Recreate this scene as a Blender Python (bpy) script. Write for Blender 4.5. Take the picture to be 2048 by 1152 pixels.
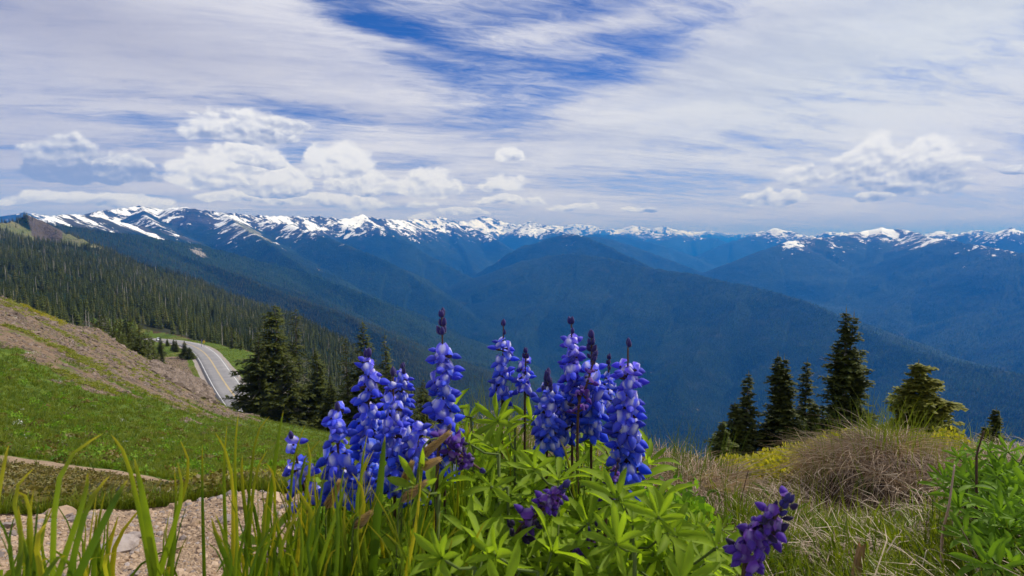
import bpy, bmesh, math, random, time
import numpy as np
from mathutils import Vector, Matrix, Euler
T0 = time.time()
R = math.radians
scene = bpy.context.scene
COL = scene.collection
for o in list(bpy.data.objects): bpy.data.objects.remove(o)

# ------------------------------------------------------------------ camera
F_PX = 1137.0
PITCH = math.atan(91 / F_PX)
cam_data = bpy.data.cameras.new('camera')
cam = bpy.data.objects.new('camera', cam_data)
COL.objects.link(cam)
cam.location = (0, 0, 0)
cam.rotation_euler = (math.pi / 2 - PITCH, 0, 0)
cam_data.sensor_width = 36.0
cam_data.lens = 36.0 * F_PX / 2048.0
cam_data.clip_start = 0.02
cam_data.clip_end = 120000.0
cam_data.dof.use_dof = True
cam_data.dof.focus_distance = 1.3
cam_data.dof.aperture_fstop = 20.0
scene.camera = cam
scene.render.resolution_x = 1024
scene.render.resolution_y = 576

# ------------------------------------------------------------------ view / cycles
scene.view_settings.view_transform = 'Standard'
scene.view_settings.look = 'None'
scene.view_settings.exposure = 0.0
scene.view_settings.gamma = 1.0
scene.view_settings.use_curve_mapping = False
cy = scene.cycles
cy.use_denoising = True
cy.max_bounces = 6
cy.diffuse_bounces = 2
cy.glossy_bounces = 1
cy.transmission_bounces = 3
cy.transparent_max_bounces = 8
cy.volume_bounces = 0
cy.use_adaptive_sampling = True
cy.adaptive_threshold = 0.02
cy.caustics_reflective = False
cy.caustics_refractive = False

def pdir(px, py):
    a = (px - 1024) / F_PX
    b = -(py - 576) / F_PX
    return Vector((a, math.cos(PITCH) + b * math.sin(PITCH), -math.sin(PITCH) + b * math.cos(PITCH)))

def at(px, py, r):
    """point in the place seen along a line of sight, r metres away over the ground"""
    d = pdir(px, py)
    k = r / math.hypot(d.x, d.y)
    return d * k

def azel(px, py):
    d = pdir(px, py).normalized()
    return math.atan2(d.x, d.y), math.asin(d.z)

# ------------------------------------------------------------------ node helper
class NG:
    def __init__(s, tree):
        s.t = tree; s.n = tree.nodes; s.l = tree.links
    def node(s, typ, **kw):
        nd = s.n.new(typ)
        for k, v in kw.items(): setattr(nd, k, v)
        return nd
    def put(s, sock, v):
        if v is None: return
        if isinstance(v, bpy.types.NodeSocket): s.l.new(v, sock)
        else:
            if isinstance(v, (tuple, list)) and len(v) == 3 and sock.type == 'RGBA': v = (*v, 1)
            sock.default_value = v
    def m(s, op, a, b=None, c=None, clamp=False):
        nd = s.node('ShaderNodeMath', operation=op, use_clamp=clamp)
        s.put(nd.inputs[0], a); s.put(nd.inputs[1], b); s.put(nd.inputs[2], c)
        return nd.outputs[0]
    def add(s, a, b): return s.m('ADD', a, b)
    def sub(s, a, b): return s.m('SUBTRACT', a, b)
    def mul(s, a, b): return s.m('MULTIPLY', a, b)
    def sat(s, a): return s.m('MULTIPLY', a, 1.0, clamp=True)
    def vm(s, op, a, b=None, scale=None):
        nd = s.node('ShaderNodeVectorMath', operation=op)
        s.put(nd.inputs[0], a); s.put(nd.inputs[1], b)
        if scale is not None: s.put(nd.inputs[3], scale)
        return nd.outputs[0]
    def comb(s, x, y, z=0.0):
        nd = s.node('ShaderNodeCombineXYZ')
        s.put(nd.inputs[0], x); s.put(nd.inputs[1], y); s.put(nd.inputs[2], z)
        return nd.outputs[0]
    def sep(s, v):
        nd = s.node('ShaderNodeSeparateXYZ'); s.put(nd.inputs[0], v)
        return nd.outputs
    def noise(s, v, scale, detail=4, rough=0.55, dist=0.0, dim='3D', color=False):
        nd = s.node('ShaderNodeTexNoise', noise_dimensions=dim)
        s.put(nd.inputs['Vector'], v); nd.inputs['Scale'].default_value = scale
        nd.inputs['Detail'].default_value = detail; nd.inputs['Roughness'].default_value = rough
        nd.inputs['Distortion'].default_value = dist
        return nd.outputs['Color' if color else 'Fac']
    def ss(s, v, lo, hi, a=0.0, b=1.0):
        nd = s.node('ShaderNodeMapRange', interpolation_type='SMOOTHSTEP')
        s.put(nd.inputs[0], v); s.put(nd.inputs[1], lo); s.put(nd.inputs[2], hi); s.put(nd.inputs[3], a); s.put(nd.inputs[4], b)
        return nd.outputs[0]
    def mix(s, f, a, b):
        nd = s.node('ShaderNodeMix', data_type='RGBA')
        s.put(nd.inputs[0], f); s.put(nd.inputs[6], a); s.put(nd.inputs[7], b)
        return nd.outputs[2]
    def mixf(s, f, a, b):
        nd = s.node('ShaderNodeMix', data_type='FLOAT')
        s.put(nd.inputs[0], f); s.put(nd.inputs[2], a); s.put(nd.inputs[3], b)
        return nd.outputs[0]
    def attr(s, name, out='Fac'):
        nd = s.node('ShaderNodeAttribute'); nd.attribute_name = name
        return nd.outputs[out]

# ------------------------------------------------------------------ sun and sky
SUN_EL, SUN_AZ = R(46), R(66)          # azimuth measured from the view direction (+Y) towards +X
sun_dir = Vector((math.cos(SUN_EL) * math.sin(SUN_AZ), math.cos(SUN_EL) * math.cos(SUN_AZ), math.sin(SUN_EL)))
sd = bpy.data.lights.new('sun', 'SUN'); sun = bpy.data.objects.new('sun', sd); COL.objects.link(sun)
sd.energy = 4.6; sd.angle = R(0.53); sd.color = (1.0, 0.95, 0.86)
sun.rotation_euler = (-sun_dir).to_track_quat('-Z', 'Y').to_euler()

world = bpy.data.worlds.new('World'); scene.world = world
world.use_nodes = True
world.node_tree.nodes.clear()
try:
    world.cycles.sampling_method = 'MANUAL'; world.cycles.sample_map_resolution = 512
except Exception: pass

def build_sky():
    g = NG(world.node_tree)
    out = g.node('ShaderNodeOutputWorld'); bg = g.node('ShaderNodeBackground')
    bg.inputs[1].default_value = 0.1
    g.l.new(bg.outputs[0], out.inputs[0])
    sky = g.node('ShaderNodeTexSky', sky_type='NISHITA')
    sky.sun_disc = False; sky.sun_elevation = SUN_EL; sky.sun_rotation = SUN_AZ
    sky.altitude = 1700; sky.air_density = 1.0; sky.dust_density = 0.3; sky.ozone_density = 3.0
    d = g.node('ShaderNodeTexCoord').outputs['Generated']
    x, y, z = g.sep(d)
    zc = g.m('MAXIMUM', z, 0.0)
    az = g.m('ARCTAN2', x, y); el = g.m('ARCSINE', z)
    # layered high cloud laid out on a flat ceiling, so it narrows towards the horizon
    k = g.m('DIVIDE', 1.0, g.add(zc, 0.10))
    px = g.mul(x, k); py = g.mul(y, k)
    # shear so the streaks run from the lower right up to the left as the wind drew them
    sx = g.add(g.mul(px, 0.9), g.mul(py, 0.35)); sy = g.sub(g.mul(py, 1.0), g.mul(px, 0.30))
    P = g.comb(sx, sy, 0.0)
    Pst = g.comb(g.mul(sx, 0.45), g.mul(sy, 1.5), 3.0)
    n1 = g.noise(P, 0.75, 8, 0.58, 0.35)
    n2 = g.noise(Pst, 1.5, 8, 0.62, 0.5)
    n3 = g.noise(g.vm('ADD', P, (7.3, 2.1, 5.0)), 2.6, 6, 0.6, 0.2)
    def gauss(cx, cy, wx, wy, rot=0.0):
        a0, e0 = azel(cx, cy)
        dx = g.sub(az, a0); dy = g.sub(el, e0)
        if rot:
            c, s_ = math.cos(rot), math.sin(rot)
            dx, dy = g.add(g.mul(dx, c), g.mul(dy, s_)), g.sub(g.mul(dy, c), g.mul(dx, s_))
        dx = g.mul(dx, F_PX / wx); dy = g.mul(dy, F_PX / wy)
        return g.m('EXPONENT', g.mul(g.add(g.mul(dx, dx), g.mul(dy, dy)), -1.0))
    holes = None
    for (cx, cy, wx, wy, rot, amp) in [
        (690, 10, 230, 50, -0.42, .52), (930, 120, 130, 40, -.25, .17), (1130, 150, 210, 62, .22, .20), (1010, 30, 240, 50, .0, .30),
        (620, 235, 150, 26, -.1, .28), (300, 240, 120, 14, 0, .24), (590, 300, 70, 22, .3, .26), (1340, 80, 260, 36, .35, .18),
        (860, 215, 140, 16, -.1, .05), (1090, 205, 120, 12, .1, .08), (1830, 130, 260, 28, .2, .12), (430, 45, 260, 18, 0, -.3),
        (560, 110, 260, 60, -.35, -.30), (1500, 150, 420, 60, .25, -.25), (830, 100, 110, 12, -.15, -.42), (1650, 30, 400, 60, .1, -.2),
        (1150, 60, 160, 14, .1, -.22)]:
        t = g.mul(gauss(cx, cy, wx, wy, rot), amp)
        holes = t if holes is None else g.add(holes, t)
    n4 = g.noise(g.comb(g.mul(sx, 1.0), g.mul(sy, 2.4), 9.0), 5.0, 7, 0.7, 0.8)
    cov = g.sub(g.add(g.add(g.mul(g.sub(n1, .5), 0.55), g.mul(g.sub(n2, .5), 0.9)), g.add(g.mul(g.sub(n4, .5), .62), .50)), holes)
    veil = g.ss(cov, 0.0, 0.58)
    veil = g.mul(veil, g.ss(n3, 0.2, 0.6, 0.9, 1.0))
    bright = g.ss(g.add(g.add(g.mul(n2, .5), g.mul(n1, .3)), g.mul(n4, .2)), 0.38, 0.60)
    vc = g.mix(bright, (4.7, 5.0, 6.7), (7.8, 7.8, 8.5))
    # heavier grey in the upper left, silver in the upper right
    vc = g.mix(g.mul(gauss(60, 20, 360, 75, -.1), .62), vc, (3.2, 3.3, 4.6))
    vc = g.mix(g.mul(gauss(-60, 300, 260, 200, 0), .45), vc, (3.4, 3.6, 5.2))
    vc = g.mix(g.mul(gauss(1880, 60, 560, 160, .2), .5), vc, (7.0, 7.7, 8.2))
    skyc = g.vm('MULTIPLY', sky.outputs[0], (0.22, 0.52, 1.05))
    c = g.mix(veil, skyc, vc)
    # low band of grey-blue air over the ranges
    low = g.ss(el, R(-1), R(7.5), 1.0, 0.0)
    lown = g.mul(low, g.ss(n2, .35, .7, 1.0, .45))
    c = g.mix(g.mul(lown, .88), c, (6.9, 6.6, 7.2))
    # cumulus with flat bases, far beyond the ranges
    Q = g.comb(az, g.mul(el, 1.5), 0.0)
    w1 = g.noise(Q, 20.0, 3, 0.5, 0.0, color=True)
    ws = g.sep(g.vm('SUBTRACT', w1, (.5, .5, .5)))
    waz = g.add(az, g.mul(ws[0], 0.05)); wel = g.add(el, g.mul(ws[1], 0.030))
    nb = g.noise(Q, 34.0, 6, 0.52, 0.1)
    nb2 = g.noise(g.vm('ADD', Q, (0.004, 0.010, 0)), 34.0, 6, 0.52, 0.1)
    relief = g.mul(g.sub(nb, nb2), 2.2)
    clouds = [  # centre x, base y, half width, height, shade (0 dark .. 1 bright)
        (140, 345, 74, 60, .05), (230, 352, 72, 42, .12), (460, 362, 110, 62, .75), (550, 372, 80, 44, .85), (500, 325, 66, 44, .7),
        (480, 272, 100, 52, .52), (555, 262, 52, 30, .5),
        (680, 342, 78, 56, .85), (725, 374, 80, 46, .8), (860, 380, 85, 44, .85), (1005, 375, 52, 28, .85), (1017, 318, 36, 26, .85),
        (1740, 352, 66, 70, .55), (1820, 366, 92, 66, .45), (1860, 330, 60, 48, .7), (1785, 368, 70, 22, .6), (1602, 360, 36, 30, .5),
        (1545, 404, 66, 26, .6), (90, 404, 46, 16, .85), (240, 410, 95, 22, .8), (45, 406, 34, 12, .8), (700, 412, 90, 28, .7), (560, 392, 70, 18, .35), (620, 405, 120, 22, .7),
        (1140, 418, 60, 14, .75), (925, 428, 50, 16, .85), (845, 410, 40, 12, .8), (2040, 342, 28, 16, .3), (1750, 396, 36, 18, .5), (1020, 405, 90, 16, .75), (460, 400, 60, 18, .75), (845, 435, 30, 14, .95), (1280, 420, 40, 12, .55)]
    f = None; sh = None
    for (cx, cyb, hw, h, s0) in clouds:
        a0, e0 = azel(cx, cyb)
        dx = g.mul(g.sub(waz, a0), F_PX / hw)
        dy = g.mul(g.sub(wel, e0), F_PX / h)
        neg = g.mul(g.m('MINIMUM', dy, 0.0), 3.2)
        dyy = g.add(g.m('MAXIMUM', dy, 0.0), neg)
        v = g.sub(1.0, g.add(g.mul(dx, dx), g.mul(dyy, dyy)))
        shv = g.add(g.mul(dy, 0.75), s0 - 0.42)
        if f is None: f, sh = v, shv
        else:
            gt = g.m('GREATER_THAN', v, f)
            sh = g.mixf(gt, sh, shv); f = g.m('MAXIMUM', f, v)
    f = g.add(f, g.mul(g.sub(nb, .5), 1.5))
    alpha = g.ss(f, 0.0, 0.40)
    # edges catch light, bellies are blue grey
    edge = g.ss(f, .1, .8, .22, 0.0)
    sh = g.add(g.add(sh, relief), edge)
    cc = g.mix(g.ss(sh, -0.40, 0.85), (3.0, 3.6, 5.6), (9.4, 9.4, 9.7))
    c = g.mix(g.mul(alpha, .93), c, cc)
    g.l.new(c, bg.inputs[0])
build_sky()

# ------------------------------------------------------------------ numpy noise
_rs = np.random.RandomState(11)
_perm = _rs.permutation(4096)
_gr = _rs.uniform(0, 2 * np.pi, 4096); _gx = np.cos(_gr); _gy = np.sin(_gr)
def perlin(x, y, seed=0):
    x = np.asarray(x, float) + seed * 37.31; y = np.asarray(y, float) + seed * 91.7
    xi = np.floor(x).astype(np.int64); yi = np.floor(y).astype(np.int64)
    xf = x - xi; yf = y - yi
    u = xf * xf * xf * (xf * (xf * 6 - 15) + 10); v = yf * yf * yf * (yf * (yf * 6 - 15) + 10)
    def gd(ix, iy, dx, dy):
        h = _perm[(_perm[ix & 4095] + iy) & 4095]
        return _gx[h] * dx + _gy[h] * dy
    a = gd(xi, yi, xf, yf); b = gd(xi + 1, yi, xf - 1, yf); c = gd(xi, yi + 1, xf, yf - 1); d = gd(xi + 1, yi + 1, xf - 1, yf - 1)
    return ((a + u * (b - a)) + v * ((c + u * (d - c)) - (a + u * (b - a)))) * 1.5
def fbm(x, y, oct=4, seed=0, gain=.5):
    s = 0; a = 1; t = 0
    for i in range(oct):
        s = s + a * perlin(x * 2 ** i, y * 2 ** i, seed + i); t += a; a *= gain
    return s / t
def ridged(x, y, oct=4, seed=0, gain=.5):
    s = 0; a = 1; t = 0
    for i in range(oct):
        s = s + a * (1 - 2 * np.abs(perlin(x * 2 ** i, y * 2 ** i, seed + i))); t += a; a *= gain
    return s / t

# ------------------------------------------------------------------ ridges (line of the crest: x, y seen, km away)
RIDGES = [
 # name, crest points, side slope, spur size m, crag, snow bias
 ('N0', [(-260,470,1.5),(-60,452,1.5),(0,449,1.52),(40,447,1.55),(68,443,1.58),(85,431,1.6),(108,442,1.6),(140,466,1.55),(200,490,1.5),(300,532,1.45),(400,566,1.35)], .75, 130, .35, -9),
 ('B', [(60,450,2.6),(120,452,2.8),(200,464,3.0),(300,474,3.4),(400,492,3.8),(500,515,3.95),(619,547,3.9),(730,588,3.7),(827,641,3.5),(897,686,3.45),(950,740,3.4)], .50, 420, .25, -4),
 ('B2', [(300,474,3.4),(380,520,3.0),(470,552,2.7),(560,585,2.45),(650,618,2.3),(760,668,2.15),(850,735,2.05),(930,800,2.0)], .52, 330, .35, -9),
 ('A0', [(95,436,4.0),(118,431,4.2),(150,430,4.5),(200,436,4.8),(260,448,5.2),(340,462,5.6)], .55, 380, .5, .75),
 ('A', [(120,440,7.2),(190,424,7.2),(235,418,7.6),(280,411,8),(330,418,8),(370,414,7.4),(400,421,7.3),(440,424,7.5),(500,430,8),(560,432,8.4),(640,433,9),(690,437,9.2),(722,429,9.4),(760,437,9.6),(800,439,10),(830,448,11)], .62, 450, 1.4, .34),
 ('A1', [(280,411,8),(300,440,6.6),(330,470,5.6),(360,500,4.8)], .55, 380, .3, .1),
 ('A2', [(440,424,7.5),(480,450,6.4),(540,490,5.2),(590,530,4.5),(625,560,4.2)], .55, 380, .3, .3),
 ('S2', [(500,430,8),(540,441,7.6),(590,452,7.0),(647,472,6.3),(702,492,6.0),(758,515,5.8),(799,538,5.6),(841,563,5.4),(883,588,5.3),(935,622,5.2)], .66, 450, .5, .30),
 ('S3', [(640,433,9),(690,449,8.7),(758,459,8.2),(813,483,7.9),(869,516,7.6),(924,544,7.3),(966,569,7.0)], .68, 450, .5, .30),
 ('M4', [(819,485,10),(845,466,10.6),(870,454,11),(905,446,11.4),(940,453,11.5),(970,466,11.3),(1000,486,10.6)], .62, 450, 1.3, .6),
 ('M4b', [(905,446,11.4),(925,492,10),(945,536,8.9),(962,562,8.1)], .66, 420, .4, .1),
 ('F1', [(800,445,14),(830,438,15),(855,442,15.5),(880,434,16),(905,439,16),(940,440,16),(968,433,17),(985,437,17),(1005,444,17),(1035,449,16.5),(1065,443,16),(1085,449,15.5),(1110,458,15),(1150,474,14)], .72, 650, 4.2, .50),
 ('F1b', [(1040,452,14.5),(1060,448,14),(1075,452,14),(1100,462,13.5),(1120,475,13)], .6, 500, 2.6, .4),
 ('F2', [(1080,458,23),(1105,448,24),(1130,451,24),(1150,445,24),(1180,450,24),(1205,458,23.5),(1235,458,24),(1260,451,24),(1285,455,24.5),(1300,458,24),(1325,451,24),(1350,460,24.5),(1375,463,26),(1400,462,26),(1430,462,26),(1455,467,26),(1490,470,26),(1530,462,24)], .72, 650, 6.5, .60),
 ('M6b', [(1150,474,19),(1240,466,19),(1290,463,19),(1330,468,18),(1380,474,18),(1430,476,18)], .5, 600, 2.0, .6),
 ('M6', [(1375,545,13.5),(1400,518,14),(1430,498,14.5),(1465,482,15),(1500,472,15.5),(1530,462,16),(1553,454,16),(1575,459,16),(1600,468,15.5),(1640,474,15),(1700,476,15)], .55, 600, 1.3, .62),
 ('R3', [(1180,466,15.5),(1250,472,15),(1310,485,14.5),(1370,506,14),(1410,528,13.5)], .45, 600, .25, -.3),
 ('R2', [(1140,472,10.6),(1175,472,10.6),(1215,475,10.7),(1260,490,10.5),(1330,515,10.1),(1400,544,9.6),(1440,560,9.2)], .45, 520, .25, -1),
 ('R1b', [(905,600,7.6),(960,541,7.9),(1043,493,8.1),(1090,478,8.2),(1127,469,8.2),(1150,467,8.2),(1175,473,8.0),(1205,487,7.6),(1230,500,7.3),(1293,531,6.6)], .62, 480, .4, -.3),
 ('R1', [(1050,520,6.9),(1095,511,6.8),(1154,506,6.5),(1210,515,6.3),(1293,533,6.0),(1377,547,5.7),(1500,572,5.3),(1600,600,4.9),(1700,642,4.5),(1800,690,4.15),(1900,722,3.9),(2048,748,3.6),(2300,800,3.3)], .42, 430, .22, -9),
 ('R1s1', [(1095,511,6.8),(1045,570,6.1),(1000,620,5.6),(950,668,5.1)], .48, 300, .25, -9),
 ('R1s2', [(1154,508,6.5),(1090,598,5.5),(1030,675,4.7),(975,742,4.2)], .48, 300, .25, -9),
 ('R1s3', [(1293,533,6.0),(1210,636,4.9),(1130,728,4.1),(1060,810,3.6)], .48, 300, .25, -9),
 ('R1s4', [(1500,572,5.3),(1420,680,4.25),(1350,780,3.5)], .47, 300, .25, -9),
 ('R1s5', [(1700,642,4.5),(1650,735,3.75),(1610,820,3.2)], .47, 300, .25, -9),
 ('M5', [(1430,562,9),(1480,527,9.1),(1530,500,9.3),(1580,482,9.6),(1620,475,10),(1660,474,10.3),(1700,470,10.6),(1730,462,11),(1765,455,11),(1785,459,11),(1810,459,11),(1835,467,10.7),(1860,476,9.9),(1900,481,9.2),(1970,494,8.6),(2048,507,8.1),(2300,530,7.8)], .50, 420, 1.8, 1.2),
 ('M5a', [(1640,478,10),(1610,527,9.2),(1560,578,8.4),(1510,615,7.8)], .54, 380, .25, -.6),
 ('M5b', [(1765,456,11),(1750,522,9.3),(1690,585,8.3),(1610,632,7.5)], .54, 380, .25, .8),
 ('M5c', [(1900,481,9.2),(1850,562,8.0),(1770,625,6.9),(1700,680,6.1)], .54, 380, .25, -.6),
 ('M5d', [(2048,507,8.1),(1990,610,6.9),(1910,675,6.0),(1840,735,5.3)], .54, 380, .25, -1),
 ('M5e', [(2180,520,7.8),(2120,640,6.0),(2040,715,5.1)], .54, 380, .25, -1),
 ('M7', [(1840,470,14),(1862,464,14),(1882,459,14),(1915,465,14),(1940,470,13.8),(1990,467,13.5),(2005,461,13.2),(2022,456,13),(2048,465,13),(2150,472,12.5)], .6, 500, 2.6, 1.05),
 ('F3', [(1600,478,18),(1625,472,18),(1650,466,18),(1700,465,18),(1730,463,18),(1760,470,18)], .65, 550, 4.5, .85),
 ('F4', [(1900,470,20),(1930,461,20),(1960,459,20),(1990,466,20),(2060,466,20),(2100,470,20)], .65, 550, 4.5, .85),
 ('L0', [(-300,435,10),(-60,431,10),(0,430,10),(45,424,10),(80,428,10.2),(130,433,10.5),(170,436,10.5),(210,440,10)], .5, 600, .35, -.35),
]

# control points of the near slopes: column x -> (y seen, metres away)
NEAR = {
 -500: [(1152,1.2),(1040,1.75),(1030,2.0),(1020,3.2),(940,6),(880,12),(760,20),(640,30),(540,42),(560,60),(640,100),(640,300),(560,600),(500,1000),(455,1450),(520,2200)],
 0: [(1300,.85),(1152,1.2),(1050,1.7),(1034,1.95),(1024,3.2),(940,6.5),(905,9),(800,18),(700,29),(620,39),(592,46),(640,75),(700,130),(640,300),(560,600),(500,1000),(462,1400),(540,2200)],
 200: [(1300,.85),(1152,1.2),(1050,1.6),(1024,1.9),(1018,3.0),(965,5.5),(945,7.5),(860,15),(760,30),(695,48),(664,58),(720,90),(750,140),(705,210),(640,350),(580,600),(530,1000),(495,1400),(620,2200)],
 400: [(1300,.85),(1152,1.2),(1025,1.65),(1006,1.9),(1010,3.0),(990,5),(970,7.5),(900,14),(825,33),(785,56),(768,68),(790,90),(778,125),(748,150),(712,178),(695,215),(690,300),(650,450),(610,800),(570,1250),(680,1900),(760,2600)],
 450: [(1300,.85),(1152,1.2),(1015,1.65),(997,1.92),(1000,3.2),(976,5.5),(905,13),(845,34),(818,58),(812,66),(850,84),(800,124),(770,148),(722,178),(700,240),(670,480),(618,900),(590,1200)],
 500: [(1300,.85),(1152,1.15),(1005,1.65),(988,1.95),(992,3.3),(962,6),(905,13),(852,36),(826,60),(850,80),(830,108),(795,123),(762,145),(732,178),(715,260),(660,500),(630,850),(603,1150),(730,1900)],
 600: [(1300,.85),(1152,1.1),(1012,1.55),(1002,1.8),(1000,3.5),(940,8),(895,24),(868,52),(852,72),(848,105),(850,140),(800,240),(720,380),(668,650),(640,960),(760,1600)],
 700: [(1300,.8),(1152,1.0),(990,1.5),(960,1.9),(965,3),(940,8),(905,24),(880,55),(880,80),(890,120),(870,210),(790,350),(728,560),(692,790),(830,1400)],
 850: [(1300,.75),(1152,.9),(960,1.45),(905,1.9),(900,2.3),(930,5),(960,20),(950,80),(950,180),(880,330),(802,530),(860,800),(960,1300)],
 1000: [(1300,.72),(1152,.88),(950,1.4),(885,1.9),(875,2.3),(920,5),(1010,20),(1080,60),(1060,200),(980,450),(940,700),(1000,1300)],
 1150: [(1300,.72),(1152,.9),(980,1.4),(905,1.9),(890,2.3),(940,5),(1060,20),(1130,60),(1130,200),(1080,500),(1060,1000)],
 1300: [(1300,.75),(1152,.98),(1020,1.4),(945,2.0),(925,2.5),(960,5),(1060,16),(1120,50),(1140,200),(1100,500),(1080,1000)],
 1500: [(1300,.8),(1152,1.02),(1030,1.45),(975,2.0),(955,2.6),(970,5),(985,12),(1005,20),(1100,50),(1140,200),(1100,500),(1090,1000)],
 1700: [(1300,.8),(1152,1.02),(1070,1.30),(1040,1.45),(950,1.95),(918,2.4),(910,2.8),(940,5),(965,12),(995,20),(1100,50),(1140,200),(1100,500),(1090,1000)],
 1900: [(1300,.8),(1152,1.02),(1060,1.35),(965,1.9),(915,2.5),(908,2.9),(940,6),(975,12),(1000,20),(1100,50),(1140,200),(1100,500),(1090,1000)],
 2100: [(1300,.8),(1152,1.0),(1010,1.45),(930,2.1),(912,2.8),(945,6),(980,12),(1010,20),(1100,50),(1140,200),(1100,500),(1090,1000)],
 2700: [(1300,.8),(1152,1.0),(1010,1.45),(930,2.1),(912,2.8),(945,6),(980,12),(1010,20),(1100,50),(1140,200),(1100,500),(1090,1000)],
}
def _near_setup():
    pts = []
    for cx, lst in NEAR.items():
        for (py, r) in lst:
            d = pdir(cx, py); h = math.hypot(d.x, d.y)
            pts.append((d.x / d.y, math.log(r), d.z / h))
    return np.array(pts)
NP_ = _near_setup()
TS, LS = 1 / 0.22, 1 / 0.75       # scaling of tan(azimuth) and ln r
def _tps_fit(P):
    X = np.c_[P[:, 0] * TS, P[:, 1] * LS]
    n = len(X); d = np.sqrt(((X[:, None] - X[None]) ** 2).sum(-1))
    K = d + np.eye(n) * 0.02      # linear radial kernel: no overshoot
    A = np.zeros((n + 3, n + 3)); A[:n, :n] = K; A[:n, n] = 1; A[:n, n + 1:] = X; A[n, :n] = 1; A[n + 1:, :n] = X.T
    b = np.zeros(n + 3); b[:n] = P[:, 2]
    return X, np.linalg.solve(A, b)
TX, TW = _tps_fit(NP_)
def near_q(t, lr):
    sh = np.shape(t); a = np.ravel(t) * TS; b = np.ravel(lr) * LS
    out = np.empty(len(a)); n = len(TX)
    for i in range(0, len(a), 40000):
        A = a[i:i + 40000]; B = b[i:i + 40000]
        d = np.sqrt((A[:, None] - TX[:, 0]) ** 2 + (B[:, None] - TX[:, 1]) ** 2)
        out[i:i + 40000] = d @ TW[:n] + TW[n] + TW[n + 1] * A + TW[n + 2] * B
    return out.reshape(sh)

# the road centre line and the bay beside it (seen x, y, metres away)
ROAD_PTS = [(520, 860, 88), (492, 822, 108), (457, 777, 130), (436, 745, 150), (419, 718, 172), (403, 702, 195), (382, 691, 222), (355, 684.5, 262), (325, 680.5, 310), (290, 678, 350)]
def catmull(P, n):
    out = []
    for i in range(len(P) - 1):
        p0 = P[max(i - 1, 0)]; p1 = P[i]; p2 = P[i + 1]; p3 = P[min(i + 2, len(P) - 1)]
        for k in range(n):
            t = k / n
            out.append(0.5 * ((2 * p1) + (p2 - p0) * t + (2 * p0 - 5 * p1 + 4 * p2 - p3) * t * t + (3 * p1 - p0 - 3 * p2 + p3) * t ** 3))
    out.append(P[-1]); return out
ROAD = catmull([at(*p) for p in ROAD_PTS], 10)
ROAD_A = np.array([(p.x, p.y, p.z) for p in ROAD])
# one even grade
from itertools import accumulate
def road_dist(x, y):
    """distance from the road line, height of the road there, signed side"""
    best = np.full(np.shape(x), 1e9); hz = np.zeros(np.shape(x)); side = np.zeros(np.shape(x))
    for i in range(len(ROAD_A) - 1):
        a = ROAD_A[i]; b = ROAD_A[i + 1]; e = b[:2] - a[:2]; L2 = (e ** 2).sum()
        t = np.clip(((x - a[0]) * e[0] + (y - a[1]) * e[1]) / L2, 0, 1)
        dx = x - a[0] - t * e[0]; dy = y - a[1] - t * e[1]; d = np.hypot(dx, dy)
        m = d < best
        best = np.where(m, d, best); hz = np.where(m, a[2] + t * (b[2] - a[2]), hz)
        side = np.where(m, np.sign(e[0] * dy - e[1] * dx), side)
    return best, hz, side

def sstep(a, b, x):
    t = np.clip((x - a) / (b - a), 0, 1); return t * t * (3 - 2 * t)

MOUNDS = []
for (px_, py_, r_m, am_, sg_) in [(1740, 945, 1.74, .085, .085), (1845, 960, 1.70, .05, .12), (1695, 1035, 1.40, -.075, .065), (1375, 930, 1.65, .05, .13), (1620, 930, 2.3, .02, .20), (1320, 900, 2.1, .015, .15)]:
    c_ = at(px_, py_, r_m); MOUNDS.append((c_.x, c_.y, am_, sg_))
def near_height(x, y):
    r = np.hypot(x, y); t = x / np.maximum(y, r * .35); lr = np.log(r)
    z = near_q(t, lr) * r
    # relief at the scale of the ground
    z = z + fbm(x / 1.1, y / 1.1, 3, 5) * .035 * np.clip(r / 2, 0, 1) + fbm(x / .16, y / .16, 3, 8) * .010 * (1 - sstep(4, 9, r))
    z = z + fbm(x / 9, y / 9, 4, 21) * .0085 * r * sstep(8, 30, r) * (1 - sstep(220, 400, r))
    z = z + (fbm(x / 90, y / 90, 4, 31) * 9) * sstep(260, 600, r)
    for (mx, my, amp, sg) in MOUNDS:
        z = z + amp * np.exp(-((x - mx) ** 2 + (y - my) ** 2) / (2 * sg * sg))
    # cut and fill of the road bench
    if np.any((r > 60) & (r < 420)):
        d, hz, side = road_dist(x, y)
        wl = np.where(side < 0, 11.0 - 0 * d, 6.0)
        ri = (y > 95) & (y < 175)
        wl = np.where((side < 0) & ri, 9.0, 4.0)
        k = 1 - sstep(wl, wl + 14, d)
        z = z * (1 - k) + (hz - .10) * k
    return z

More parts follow.
